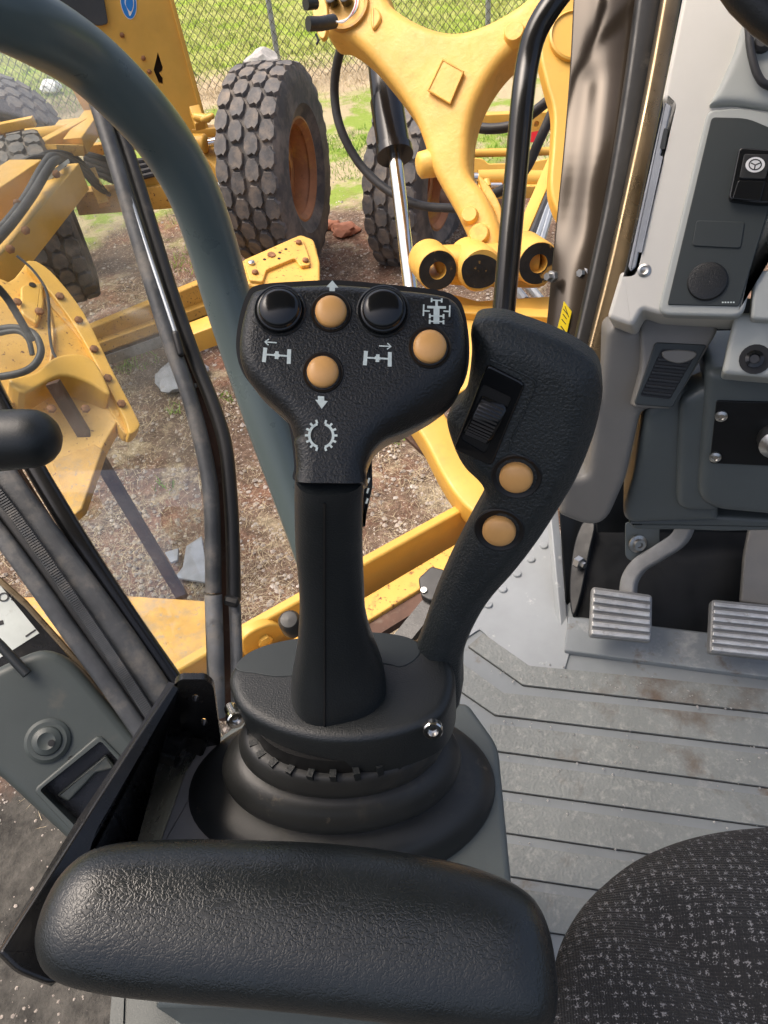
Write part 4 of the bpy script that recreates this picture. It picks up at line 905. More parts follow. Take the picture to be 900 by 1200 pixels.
# ================================================================== outside
def fbm(x, y):
    from mathutils import noise as nz
    return nz.fractal(V((x, y, 0)), 1, 2, 5)
def soil():
    m = bpy.data.materials.new('dirt_and_grass'); m.use_nodes = True; t = m.node_tree; N = t.nodes; L = t.links; b = N['Principled BSDF']; b.inputs['Roughness'].default_value = .95
    b.inputs['Specular IOR Level'].default_value = .2
    tc = N.new('ShaderNodeTexCoord'); co = tc.outputs['Object']; sp = N.new('ShaderNodeSeparateXYZ'); L.new(co, sp.inputs[0])
    def noi(s, det=8, r=.65):
        n = N.new('ShaderNodeTexNoise'); n.inputs['Scale'].default_value = s; n.inputs['Detail'].default_value = det; n.inputs['Roughness'].default_value = r; L.new(co, n.inputs['Vector']); return n.outputs[0]
    def rng(s, a, z, lo=0, hi=1):
        r = N.new('ShaderNodeMapRange'); r.inputs[1].default_value = a; r.inputs[2].default_value = z; r.inputs[3].default_value = lo; r.inputs[4].default_value = hi; L.new(s, r.inputs[0]); return r.outputs[0]
    def mix(f, a, c):
        x = N.new('ShaderNodeMix'); x.data_type = 'RGBA'; L.new(f, x.inputs[0])
        for s, i in ((a, 6), (c, 7)):
            if isinstance(s, tuple): x.inputs[i].default_value = (*s, 1)
            else: L.new(s, x.inputs[i])
        return x.outputs[2]
    c = mix(rng(noi(9), .3, .7), (.125, .085, .062), (.31, .22, .16))
    c = mix(rng(noi(1.3, 6), .50, .66), c, mix(rng(noi(12), .4, .6), (.28, .13, .08), (.42, .23, .155)))      # red clay
    c = mix(rng(noi(2.1, 9, .72), .54, .62), c, (.48, .40, .27))                                                  # dry thatch
    c = mix(rng(noi(60, 3), .62, .68), c, (.62, .57, .50))                                                         # grit
    dk = N.new('ShaderNodeMix'); dk.data_type = 'RGBA'; dk.blend_type = 'MULTIPLY'; dk.inputs[0].default_value = 1; L.new(c, dk.inputs[6]); L.new(mix(rng(noi(30, 9, .75), .36, .64), (.42, .40, .38), (1, 1, 1)), dk.inputs[7]); c = dk.outputs[2]
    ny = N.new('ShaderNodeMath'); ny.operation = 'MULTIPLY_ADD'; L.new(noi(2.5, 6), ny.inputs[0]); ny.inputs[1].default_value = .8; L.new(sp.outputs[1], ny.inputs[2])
    c = mix(rng(ny.outputs[0], 2.2, 1.8), c, mix(rng(noi(14), .35, .65), (.04, .038, .034), (.10, .094, .082)))           # darker, greyer ground tone beside the machine
    ad = N.new('ShaderNodeMath'); ad.operation = 'MULTIPLY_ADD'; L.new(noi(.9, 6), ad.inputs[0]); ad.inputs[1].default_value = 4.0; L.new(sp.outputs[1], ad.inputs[2])
    g = mix(rng(noi(3, 8), .35, .68), (.24, .27, .055), (.44, .46, .15))
    g = mix(rng(noi(1.1, 4), .5, .62), g, (.28, .38, .05))
    c = mix(rng(ad.outputs[0], 8.6, 9.3), c, mix(rng(noi(1.5, 8), .46, .54), (.44, .37, .23), (.24, .32, .06)))
    c = mix(rng(ad.outputs[0], 12.4, 13.0), c, (.52, .42, .28))                                                    # brown verge along the fence
    c = mix(rng(ad.outputs[0], 14.0, 14.6), c, g)
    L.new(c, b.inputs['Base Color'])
    bn = N.new('ShaderNodeBump'); bn.inputs['Strength'].default_value = .9; bn.inputs['Distance'].default_value = .03
    a2 = N.new('ShaderNodeMath'); a2.operation = 'MULTIPLY_ADD'; L.new(noi(40, 6, .7), a2.inputs[0]); a2.inputs[1].default_value = .5; L.new(noi(7, 6), a2.inputs[2])
    L.new(a2.outputs[0], bn.inputs['Height']); L.new(bn.outputs[0], b.inputs['Normal'])
    return m
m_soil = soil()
gv, gf = [], []
xs_ = [-60, -40, -25, -16]+[-12+.2*i for i in range(101)]+[12, 18, 28, 45, 60]; ys_ = [-8, -4, -2, -1]+[-.6+.2*i for i in range(80)]+[18, 22, 28, 36, 50, 70, 110]
def gh(x, y): return .05*fbm(x*.9, y*.9)+.02*fbm(x*4, y*4) if -12.5 < x < 9 and -1 < y < 17 else 0
for y in ys_:
    for x in xs_: gv.append((x, y, gh(x, y)-.03))
nx = len(xs_)
for j in range(len(ys_)-1):
    for i in range(nx-1): q = j*nx+i; gf.append((q, q+1, q+nx+1, q+nx))
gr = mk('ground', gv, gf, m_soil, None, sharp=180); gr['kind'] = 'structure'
def scatter(n, f):
    for k in range(n): f()
# gravel
pv, pf, = [], []
def pebble(x, y, s):
    b0 = len(pv); z = gh(x, y)-.03
    a = random.random()*6; 
    for k in range(5): pv.append(V((x+s*random.uniform(.7, 1.1)*math.cos(a+k*1.257), y+s*random.uniform(.7, 1.1)*math.sin(a+k*1.257), z)))
    pv.append(V((x+random.uniform(-.3, .3)*s, y+random.uniform(-.3, .3)*s, z+s*random.uniform(.5, .9))))
    for k in range(5): pf.append((b0+k, b0+(k+1) % 5, b0+5))
for k in range(26000):
    px, py = random.uniform(-60, 760), random.uniform(180, 1250); p = G(px, py)
    if 1.3 < p.y < 8 or (p.y <= 1.3 and random.random() < .25): pebble(p.x, p.y, random.choice((.004, .006, .008, .011, .016)) * random.uniform(.7, 1.3) * (1 if p.y > 1.5 else .45))
m_grit = mat('gravel_stones', (.38, .33, .28), .85, vary=(3, .4), dirt=((.6, .56, .50), 5, .55, .1))
tag(mk('gravel', pv, pf, m_grit, None, smooth=False), 'small loose stones strewn over the dirt', 'gravel', kind='stuff')
# blades of dry and green grass
def blades(name, n, area, hh, wd, mt, label, lean=1.0, clump=None):
    v, f = [], []
    for k in range(n):
        if clump:
            cx, cy, cr = random.choices(clump, [q[2]**1.5 for q in clump])[0]; a, r = random.random()*6.283, cr*math.sqrt(random.random()); x, y = cx+r*math.cos(a), cy+r*math.sin(a)
        else: x, y = area()
        z = gh(x, y)-.035; a = random.random()*6.283; h = hh*random.uniform(.4, 1.3); l = lean*h*random.uniform(.2, 1.3); b = random.random()*6.283
        w_ = wd*random.uniform(.6, 1.3); b0 = len(v)
        dx, dy = w_*math.cos(a), w_*math.sin(a); lx, ly = l*math.cos(b), l*math.sin(b)
        v += [(x-dx, y-dy, z), (x+dx, y+dy, z), (x+lx*.5+dx*.6, y+ly*.5+dy*.6, z+h*.65), (x+lx*.5-dx*.6, y+ly*.5-dy*.6, z+h*.65), (x+lx, y+ly, z+h)]
        f += [(b0, b0+1, b0+2, b0+3), (b0+3, b0+2, b0+4)]
    o = mk(name, v, f, mt, None, smooth=False); tag(o, label, 'grass', kind='stuff'); return o
m_straw = mat('dry_straw', (.55, .46, .30), .9, vary=(2, .35)); m_green = mat('green_blades', (.24, .33, .05), .8, vary=(1.5, .4), dirt=((.46, .44, .15), 1.2, .5, .2))
m_lush = mat('lush_blades', (.20, .36, .04), .8, vary=(1.5, .3))
def pxarea(x0, x1, y0, y1): 
    def f():
        p = G(random.uniform(x0, x1), random.uniform(y0, y1)); return p.x, p.y
    return f
dry = []
for k in range(300):
    p = G(random.uniform(-20, 660), random.uniform(120, 860)); dry.append((p.x, p.y, random.uniform(.06, .45)))
blades('dry_grass', 60000, None, .03, .0014, m_straw, 'dry straw-coloured grass matted on the dirt', 2.6, dry)
verge = lambda: (random.uniform(-11, 9), 11.2+random.gauss(0, .5))
blades('verge_grass', 16000, verge, .10, .004, m_straw, 'dead brown grass along the foot of the fence', 1.6)
grn = []
for x, y, r in ((430, 160, .5), (400, 170, .4), (420, 190, .4), (560, 165, .7), (600, 160, .6), (640, 160, .6), (90, 215, .5), (120, 230, .4), (230, 250, .3), (240, 300, .3), (165, 420, .12), (148, 425, .1), (190, 565, .06), (205, 480, .06), (462, 515, .06), (265, 465, .08), (110, 120, 1.4), (60, 110, 1.2), (30, 120, 1)):
    p = G(x, y); grn.append((p.x, p.y, r))
blades('green_tufts', 11000, None, .05, .0035, m_lush, 'bright green grass tufts between the parked machines', 1.0, grn)
def lawn():
    return random.uniform(-14, 9), 11.8+abs(random.gauss(0, 5))
blades('lawn_grass', 45000, lawn, .09, .006, m_green, 'yellow-green lawn beyond the chain-link fence', 1.0)
# ---- chain-link fence
FY = 11.3
fe = root('chain_link_fence', V((0, FY, 0)), 'grey chain-link wire fence with steel posts in front of the lawn', 'fence')
wv, wf_ = [], []
def wire(a, b, r=.0042):
    v, f = tube_geo([a, b], r, 3); b0 = len(wv); wv.extend(v); wf_.extend([tuple(i+b0 for i in q) for q in f])
sp_, hh_ = .105, 2.2; x0, x1 = -9.5, 8.0
k = 0; x = x0-hh_
while x < x1:
    for s in (1, -1):
        a, b = (x, x+hh_*.9) if s > 0 else (x+hh_*.9, x)
        wire(V((a, FY+.004*s, 0)), V((b, FY+.004*s, hh_)))
    x += sp_
mk('wire_mesh', wv, wf_, m_wire, fe, kind='stuff', smooth=False)
def hitY(px, py, Y): r = ray(px, py); return EYE+r*((Y-EYE.y)/r.y)
for px in (314, 573, 80, 860):
    p = hitY(px, 0, FY); lathe('post', [(.036, 0), (.036, 2.3), (.02, 2.33), (.001, 2.34)], V((p.x, FY+.05, 0)), V((0, 0, 1)), m_galv, fe, 12)
p = hitY(222, 85, FY-.2); stake = tube('white_stake', [V((p.x-.03, FY-.3, .0)), V((p.x, FY-.3, p.z+.05))], .014, m_white, n=6); tag(rebase(stake), 'thin white stake leaning near the fence beside the big tyre', 'stake')
def rock(name, c, r, mt, label, cat='stone', sq=.7, seed=1):
    random.seed(seed); bm = bmesh.new(); bmesh.ops.create_icosphere(bm, subdivisions=3, radius=1)
    from mathutils import noise as nz
    vs_ = []
    for v in bm.verts:
        k = 1+.35*nz.noise(v.co*1.7+V((seed, 0, 0)))+.12*nz.noise(v.co*5); vs_.append(c+V((v.co.x*k*r, v.co.y*k*r, v.co.z*k*r*sq)))
    fs = [[v.index for v in f.verts] for f in bm.faces]; bm.free(); o = mk(name, vs_, fs, mt, None, sharp=30); return tag(rebase(o), label, cat)
c = hitY(306, 73, FY-.5); rock('boulder', V((c.x, FY-.5, .28)), .27, m_stone, 'pale boulder at the fence post above the big tyre', sq=.8, seed=3)
c = hitY(65, 117, 12.3); rock('boulder', V((c.x, 12.3, .05)), .14, m_white, 'small white stone lying on the lawn, upper left', seed=5)
c = G(212, 440, .03); rock('concrete_lump', c, .17, m_scrap, 'pale flat concrete lump on the dirt below the grader blade', 'stone', .35, 9)
random.seed(11)
def scrap(px, label, z=.02):
    o = slab('plastic_scrap', px, PZ(z), .012, m_scrap, None, r=.003); tag(rebase(o), label, 'scrap', 'grey plastic scraps on the dirt')
scrap([(218, 640), (236, 628), (241, 660), (240, 682), (226, 680), (205, 676), (214, 664)], 'largest grey plastic scrap lying on the dirt by the window frame')
scrap([(193, 647), (209, 642), (208, 656), (200, 659)], 'small folded grey plastic scrap left of the larger one', .03)
# clods of red clay
for i, (x, y, s, lb) in enumerate(((405, 270, .12, 'red clay clod on the dirt between the two big tyres'), (388, 264, .08, 'small red clay clod beside the large tyre rim'), (352, 458, .05, 'red clay clod')) ):
    if i < 2: rock('clay_clod', G(x, y, .02), s, mat('red_clay%d' % i, (.34, .14, .08), .9, vary=(9, .3)), lb, 'clod', .5, 20+i)
# ---- tyres
def wheel(par, c, ax, R, Wd, rim, lab=None, seed=0, lugs=27):
    """c = middle of the tyre, ax = axle direction towards the visible face"""
    rnd = random.Random(seed); ax = ax.normalized(); u, v, a = frame_of(ax); h = Wd/2
    disc = lathe('wheel', [(rim*.30, -h*.2), (rim*.30, h*.28), (rim*.42, h*.30), (rim*.5, h*.05), (rim*.80, -h*.05), (rim*.9, h*.1)], c, ax, m_rimr, par, 40)
    lathe('rim', [(rim*.86, h*-.6), (rim*.90, h*.1), (rim*.92, h*.55), (rim*.99, h*.70), (rim*1.04, h*.80), (rim*1.05, h*.86), (rim*1.0, h*.87), (rim*.97, h*.80), (rim*.90, h*.66)], c, ax, m_rimr, disc, 48, cap=False)
    pr = [(rim*.98, -.78), (rim*1.10, -.93), (rim*1.35, -1.03), (R*.80, -1.06), (R*.905, -.99), (R*.945, -.92), (R*.955, -.6), (R*.96, 0), (R*.955, .6), (R*.945, .92), (R*.905, .99), (R*.80, 1.06), (rim*1.35, 1.03), (rim*1.28, 1.05), (rim*1.26, 1.02), (rim*1.10, .93), (rim*.98, .78)]
    lathe('tyre', [(r, q*h) for r, q in pr], c, ax, m_tyre, disc, 64, cap=False, sharp=50)
    tv, tf = [], []
    def P(th, s, lift):
        r0 = R*.955 if abs(s) < .85 else R*(.955-.035*((abs(s)-.85)/.15)**2)
        rr = r0+(R*.046)*lift - (0.012*R*s*s); return c+u*(rr*math.cos(th))+v*(rr*math.sin(th))+a*(s*h*.99)
    da_ = 2*math.pi/lugs
    cols = [(-1.0, -.50, 0), (-.50, .0, .5), (.02, .51, .0), (.50, 1.0, .5)]
    for k in range(lugs):
        for s0, s1, ph in cols:
            th = (k+ph)*da_+rnd.uniform(-.006, .006); sk = .06*da_; e = .478*da_
            edge = [(s0+.02, -e*.45+sk), (s0+.13, -e), (s1-.13, -e*.95), (s1-.01, -e*.4), (s1-.01, e*.5), (s1-.12, e), (s1-.20, e*.8), (s1-.30, e*.96), (s0+.12, e), (s0+.01, e*.5)]
            b0 = len(tv); m_ = len(edge)
            for s, t_ in edge: tv.append(P(th+t_, s, -.1))
            for s, t_ in edge:
                cs, ct = (s0+s1)/2, 0; tv.append(P(th+t_*.88, cs+(s-cs)*.9, 1+rnd.uniform(-.06, .06)))
            for i in range(m_): j = (i+1) % m_; tf.append((b0+i, b0+j, b0+m_+j, b0+m_+i))
            tf.append(tuple(b0+m_+i for i in range(m_)))
    o = mk('tread', tv, tf, m_tread, disc, sharp=20)
    return disc
def wheel_axis(px, py, turn):
    r = ray(px, py); hz = V((r.x, r.y, 0)).normalized(); right = V((hz.y, -hz.x, 0)); return (right*math.cos(rad(turn))-hz*math.sin(rad(turn)))
# ---- the parked grader behind, left
pg = root('parked_grader', G(250, 330), 'yellow grader parked across the yard with tall side panel and big treaded front tyre', 'grader')
c1 = D(327, 200, 5.25)
wheel(pg, V((c1.x, c1.y, .68)) if False else c1, wheel_axis(320, 190, 21), .69, .43, .335, seed=2)
TP = facing(170, 60, 4.7, 0, -6)
slot = [(185, 61), (191, 80), (190, 84), (187, 86), (191, 92), (191, 99), (186, 97), (180, 82)]
slab('tower_panel', [(60, -70), (183, -70), (201, 0), (242, 158), (200, 182), (120, 170), (60, 60)], TP, .09, m_yel, pg, r=.008, holes=[slot], hole_t=.06)
slab('panel_flange', [(180, -70), (186, -70), (204, 0), (246, 156), (241, 158), (199, 0)], TP.up(.02), .1, m_yel, pg, r=.006)
slab('slot_back', grown(slot, 1.25), TP.up(-.05), .008, m_hole, pg)
slab('access_door', fillet([(40, -70), (110, -70), (127, 28), (116, 31), (60, 12)], 4), TP.up(.03), .05, m_darkwin, pg, r=.006)
for x, y in ((143, 41), (168, 68), (175, 84)): lathe('panel_bolt', [(.016, 0), (.016, .012), (.006, .02), (.001, .02)], TP.hit(x, y), TP.n, m_bolt_rust, pg, 6)
sgn = slab('safety_sign', circ(150.5, 2, 9.5, 21, 28, -8), TP.up(.003), .003, m_white, pg)
slab('sign_disc', circ(150.5, 2, 8.8, 20, 28, -8), TP.up(.0045), .001, m_blue, sgn)
slab('sign_figure', catmull([(147, -4), (146, 3), (148, 8), (150, 13), (152, 19), (155, 14), (157, 6), (156, -4), (151, -8)], 3), TP.up(.0058), .001, m_white, sgn)
slab('sign_helmet', catmull([(148, -2), (147.5, 6), (151, 12), (154, 13), (156, 6), (155, -2), (151, -5)], 3), TP.up(.0071), .001, m_blue, sgn)
def X(x, y, d): return D(x, y, d)
def bx(name, a, b, wpx, hpx, mt=m_yel, par=pg, up=V((0, 0, 1))):
    d = (a[2]+b[2])/2; return beam(name, X(*a), X(*b), wpx*d/FPX, hpx*d/FPX, mt, par, up, r=.006)
bx('bracket', (228, 128, 4.75), (235, 148, 4.75), 12, 14); 
tube('pin', [X(230, 137, 4.7), X(243, 139, 4.68)], .026, m_yel, pg, n=12, caps=1)
tube('pin', [X(238, 140, 4.68), X(248, 136, 4.66)], .020, m_yel, pg, n=12, caps=1)
bx('axle_beam', (130, 160, 5.1), (275, 152, 5.1), 14, 10)
tube('tie_rod', [X(230, 170, 5.0), X(270, 163, 5.0)], .03, m_chrome, pg, n=14)
tube('rod_end', [X(222, 168, 5.0), X(240, 168, 4.98)], .062, m_yel, pg, n=16, caps=.4)
bx('axle_end', (240, 180, 5.1), (264, 206, 5.1), 22, 20, m_yel_rust)
tube('lower_rod', [X(150, 228, 5.1), X(262, 218, 5.1)], .03, m_galv, pg, n=10)
bx('front_axle', (90, 236, 5.0), (224, 226, 5.05), 18, 26, m_yel_rust)
bx('axle_tube', (110, 196, 5.0), (215, 190, 5.05), 10, 12)
bx('axle_tube', (150, 214, 4.95), (215, 208, 5.05), 16, 14)
for k in range(4): tube('hydraulic_hose', [X(100, 180+k*6, 4.9), X(122, 186+k*7, 4.85), X(140, 192+k*7, 4.85), X(180, 186+k*6, 4.9)], .02, m_hose, pg, sm=4, n=8)
# left-hand group seen through the glass: boom beams, hoses, tyres
lg = root('tow_frame', G(60, 330), 'yellow box-beam boom with black hoses seen through the left window glass', 'boom')
def lx(*a, **k): return bx(*a, par=lg, **k)
tube('round_arm', [X(34, 163, 4.6), X(78, 158, 4.7)], .062, m_yel, lg, n=16, caps=.35)
lx('upper_beam', (-10, 206, 4.2), (100, 146, 4.7), 13, 15)
lx('cross_beam', (88, 172, 4.5), (112, 138, 4.8), 22, 18)
lx('cross_beam', (70, 152, 4.75), (112, 148, 4.75), 20, 16)
lx('wide_beam', (-40, 262, 3.6), (38, 208, 4.0), 46, 42)
lx('long_beam', (-18, 330, 3.2), (84, 208, 3.9), 34, 34)
slab('end_plate', [(50, 212), (60, 200), (80, 186), (82, 190), (64, 206), (54, 216)], facing(66, 200, 3.72), .03, m_sticker, lg)
for k in range(2):
    tube('hydraulic_hose', [X(-30+k*7, 300, 3.1), X(4+k*6, 266, 3.25), X(30+k*7, 232-k*2, 3.45), X(48+k*7, 200, 3.6), X(60+k*5, 184+k*4, 3.7), X(72+k*2, 186+k*5, 3.8)], .023, m_hose, lg, sm=5, n=10)
for k in range(3):
    tube('hydraulic_hose', [X(-30, 192+k*5, 4.2), X(5, 178+k*4, 4.2), X(22, 174+k*3, 4.25), X(44, 176+k*4, 4.3)], .020, m_hose, lg, sm=4, n=8)
rw = root('rear_wheel', D(48, 270, 4.6), 'dark treaded tyre half hidden below the diagonal yellow boom at left', 'wheel')
wheel(rw, D(48, 262, 4.6), wheel_axis(50, 260, 4), .52, .40, .26, seed=5)
rw2 = root('rear_wheel', D(5, 160, 5.6), 'dark treaded tyre at the left edge behind the yellow boom, against the lawn', 'wheel')
wheel(rw2, D(2, 178, 5.6), wheel_axis(2, 170, -60), .52, .40, .26, seed=6)
for k, (a, b, w_, h_) in enumerate((((96, 176, 5.0), (150, 172, 5.05), 9, 12), ((0, 150, 5.1), (40, 142, 5.1), 10, 10), ((106, 200, 4.7), (122, 240, 4.7), 12, 10), ((60, 176, 4.3), (92, 176, 4.5), 16, 12))): lx('cross_member', a, b, w_, h_, mt=m_yel_rust)
for k in range(5): tube('hydraulic_hose', [X(-10+k*3, 186+k*5, 4.0), X(24+k*4, 196-k*3, 4.05), X(58+k*6, 178+k*3, 4.2), X(92+k*5, 186+k*8, 4.5), X(112+k*4, 212+k*4, 4.8)], .013+.002*(k % 3), m_hose, lg, sm=5, n=8)
for x, y, d in ((20, 238, 3.55), (44, 214, 3.75), (66, 204, 3.62), (30, 270, 3.3), (12, 292, 3.18)): lathe('clamp_bolt', [(.02, -.01), (.02, .018), (.01, .024), (.001, .024)], X(x, y, d-.16), EYE-X(x, y, d), m_bolt_rust, lg, 6)
# ---- yellow scoop-shaped casting at left
sc = root('scarifier_frame', G(90, 560), 'yellow curved blade casting with hoses, low at left through the glass', 'blade')
SPn = P3((35, 305, 3.15), (155, 490, 2.95), (0, 560, 2.55))
dslab('face_plate', catmull([(-30, 320), (10, 330), (36, 305), (62, 322), (100, 372), (132, 438), (158, 486), (160, 500), (146, 508), (122, 470), (90, 440), (60, 452), (20, 470), (-30, 480)], 4), SPn, .05, m_yel_rust, sc, r=.006)
dslab('rim_flange', catmull([(36, 305), (60, 318), (98, 366), (130, 430), (160, 488), (163, 500), (152, 508), (146, 490), (118, 436), (88, 382), (54, 336), (32, 312)], 4), SPn.up(.03), .06, m_yel, sc, r=.005)
dslab('rim_flange', catmull([(58, 348), (66, 352), (96, 388), (124, 438), (120, 436), (90, 392), (62, 360)], 4), SPn.up(.012), .03, m_yel_dull, sc, r=.004)
slab('boss_plate', fillet([(24, 334), (50, 330), (52, 356), (44, 380), (24, 366)], 5), SPn.up(.03), .04, m_yel, sc, r=.01)
lathe('boss_hole', [(.014, 0), (.014, .003), (.001, .003)], SPn.up(.031).hit(38, 334), SPn.n, m_hole, sc, 12)
dslab('scoop_lip', catmull([(10, 444), (40, 436), (64, 418), (92, 414), (112, 424), (126, 450), (128, 462), (104, 448), (70, 440), (30, 460)], 4), SPn.up(.08), .12, m_yel, sc, r=.012, seg=5)
dslab('lower_plate', catmull([(4, 470), (40, 458), (84, 446), (126, 464), (142, 470), (138, 492), (122, 520), (104, 560), (88, 598), (70, 590), (30, 540), (0, 500)], 4), P3((40, 458, 2.95), (142, 470, 2.95), (88, 598, 2.75)), .06, m_yel_rust, sc, r=.006)
slab('ribbed_tip', [(60, 540), (110, 520), (120, 526), (96, 596), (84, 606)], P3((60, 540, 2.82), (120, 524, 2.85), (84, 606, 2.72)), .05, m_yel_dull, sc, r=.008)
for a, r_ in (((X(-20, 392, 2.75), X(12, 384, 2.72), X(38, 390, 2.72), X(48, 410, 2.7), X(40, 428, 2.68), X(20, 438, 2.66), X(-20, 444, 2.66)), .014), ((X(-20, 396, 2.7), X(16, 388, 2.7), X(32, 396, 2.7), X(38, 416, 2.7)), .010), ((X(-10, 330, 2.5), X(10, 352, 2.55), X(38, 400, 2.6)), .014)):
    tube('hydraulic_hose', a, r_, m_hose, sc, sm=6, n=10)
for x, y in ((70, 348), (92, 376), (110, 410), (126, 444), (142, 474), (20, 355), (46, 366), (100, 480), (60, 480)): lathe('casting_bolt', [(.018, 0), (.018, .012), (.009, .016), (.001, .016)], SPn.up(.032).hit(x, y), SPn.n, m_bolt_rust, sc, 6)
tube('weld_bead', [SPn.up(.004).hit(x, y) for x, y in ((54, 350), (62, 390), (60, 420), (56, 436))], .008, m_yel_dull, sc, sm=4, n=6)
tube('grease_line', [X(20, 300, 3.0), X(40, 318, 3.0), X(56, 346, 2.98), X(58, 390, 2.95), X(66, 420, 2.9), X(96, 440, 2.88)], .006, m_hose, sc, sm=4, n=6)
# brown bar slanting down to the ground
sb = tube('steel_bar', [D(62, 448, 2.75), G(214, 700, .03)], 1, m_brownsteel, prof=rrect(.026, .016, .004), upv=V((1, 0, 0)))
tag(rebase(sb), 'rusty brown steel bar slanting from the yellow casting down to the dirt', 'bar')
# ---- long blade across the middle
bl = root('grader_blade', G(240, 400), 'long yellow blade beam with rust-specked edge and bolted end bracket, left of the joystick', 'blade')
a_, b_ = G(60, 408, .42), G(345, 288, .42); a2, b2 = G(75, 428, .27), G(372, 318, .27)
bp_ = Plane(a_, (b_-a_).cross(a2-a_))
slab('blade_plate', [(40, 412), (352, 284), (372, 292), (376, 330), (330, 352), (262, 420), (240, 375), (56, 436)], bp_, .05, m_yel_rust, bl, r=.012)
slab('blade_rim', [(44, 428), (252, 354), (336, 318), (336, 328), (252, 366), (48, 440)], bp_.up(.05), .06, m_yel_rust, bl, r=.008)
slab('cutting_edge', [(52, 442), (250, 372), (262, 366), (262, 378), (250, 386), (58, 452)], bp_.up(.055), .03, m_steel, bl, r=.004)
EBp = P3((285, 315, 3.75), (356, 278, 3.95), (375, 330, 3.75))
slab('end_bracket', fillet([(284, 304), (352, 274), (368, 280), (375, 306), (375, 336), (330, 345), (284, 330)], 4), EBp, .10, m_yel_rust, bl, r=.015)
slab('bolted_strip', fillet([(286, 306), (354, 278), (362, 300), (364, 310), (352, 312), (346, 302), (312, 316), (308, 330), (292, 328)], 3), EBp.up(.02), .03, m_yel_rust, bl, r=.006)
for x, y in ((295, 309), (299, 320), (350, 285), (358, 306)): lathe('bracket_bolt', [(.017, 0), (.017, .012), (.008, .018), (.001, .018)], EBp.up(.02).hit(x, y), EBp.n, m_bolt_rust if x != 295 else m_bolt, bl, 8)
lathe('bracket_bolt', [(.022, 0), (.022, .006), (.010, .004), (.001, .004)], EBp.up(.02).hit(318, 299), EBp.n, m_bolt_rust, bl, 10)
for x, y in ((328, 296), (327, 303), (335, 292), (310, 304)): lathe('bolt_hole', [(.009, 0), (.009, .001), (.001, .001)], EBp.up(.02).hit(x, y), EBp.n, m_hole, bl, 10)
bx('blade_support', (215, 400, 3.9), (290, 372, 3.9), 30, 24, m_yel, bl)
# ---- our own machine's frame rails below the window
mf = root('machine_frame', G(400, 700, .9), 'yellow frame rail of the machine itself with rust specks, running behind the joystick base', 'frame')
RZ = 1.0
def rail(name, px, z, t, mt, r=.006): return slab(name, px, PZ(z), t, mt, mf, r=r)
e1, e2 = G(150, 815, 1.02), G(600, 560, 1.02); f1, f2 = G(150, 845, .92), G(600, 600, .92)
RP = Plane(e1, (e2-e1).cross(f1-e1))
slab('upright_rail', [(120, 838), (285, 742), (345, 708), (430, 660), (520, 610), (640, 545), (640, 582), (520, 648), (430, 702), (285, 790), (120, 890)], RP, .03, m_yel, mf, r=.010)
slab('rail_flange', [(120, 880), (285, 782), (430, 698), (520, 645), (640, 578), (640, 610), (528, 668), (430, 728), (300, 806), (120, 920)], PZ(.93), .04, m_yel_rust, mf, r=.006)
slab('wear_strip', [(300, 806), (430, 728), (520, 670), (530, 690), (430, 752), (320, 826)], PZ(.915), .03, m_brownsteel, mf)
slab('rail_lug', catmull([(284, 752), (300, 738), (322, 732), (336, 742), (322, 756), (292, 772)], 4), RP.up(.02), .03, m_yel, mf, r=.008)
lathe('rail_bolt', [(.022, 0), (.022, .012), (.012, .016), (.001, .016)], RP.up(.02).hit(310, 750), RP.n, m_yel, mf, 6)
lathe('rubber_stop', [(.03, 0), (.03, .05), (.022, .062), (.001, .065)], D(343, 735, 1.9), V((0, -.3, 1)), m_rubber, mf, 18)
slab('left_deck', [(-20, 700), (150, 698), (246, 704), (246, 800), (200, 812), (100, 760)], P3((150, 698, 2.6), (246, 704, 2.6), (200, 812, 2.35)), .03, m_yel_dull, mf, r=.006)
rb_ = root('relay_block', G(510, 700, .95), 'small black block bolted on the yellow rail beside the side handle', 'block')
KB = P3((490, 675, 1.95), (520, 665, 1.95), (500, 705, 1.9)); slab('block', fillet([(490, 677), (505, 663), (524, 668), (524, 700), (504, 704), (493, 698)], 3), KB, .05, m_rubber, rb_, r=.006)
slab('rail_arm', [(494, 704), (530, 690), (480, 752), (458, 748)], KB.up(-.02), .03, m_bracket, rb_)
lathe('block_bolt', [(.009, 0), (.009, .006), (.001, .007)], KB.hit(497, 692), KB.n, m_bolt, rb_, 10)
# curved yellow frame seen through the joystick loop and right of the head
cf_ = root('drawbar', G(560, 500, .6), 'yellow drawbar frame in front of the cab, seen through the joystick loop', 'frame')
tube('curved_side', [D(440, 430, 2.5), D(480, 470, 2.45), D(512, 515, 2.4), D(536, 560, 2.35), D(560, 592, 2.3), D(600, 620, 2.25)], 1, m_yel, cf_, sm=6, upv=V((1, .2, 0)), prof=rrect(.055, .05, .012))
slab('inner_web', catmull([(470, 505), (490, 500), (515, 530), (532, 556), (526, 562), (500, 535)], 4), P3((470, 505, 2.5), (515, 530, 2.45), (526, 562, 2.4)), .02, m_brownsteel, cf_)
slab('top_plate', [(510, 338), (560, 352), (650, 346), (660, 400), (620, 420), (520, 470), (470, 480), (500, 400)], P3((530, 345, 2.55), (640, 350, 2.5), (520, 460, 2.4)), .05, m_yel, cf_, r=.008)
slab('front_lip', [(530, 356), (650, 362), (652, 366), (645, 372), (530, 366)], P3((530, 356, 2.5), (650, 362, 2.45), (530, 366, 2.48)), .04, m_yel, cf_, r=.006)
lathe('plate_hole', [(.008, 0), (.008, .001), (.001, .001)], D(632, 389, 2.43), V((0, -.5, .8)), m_hole, cf_, 10)
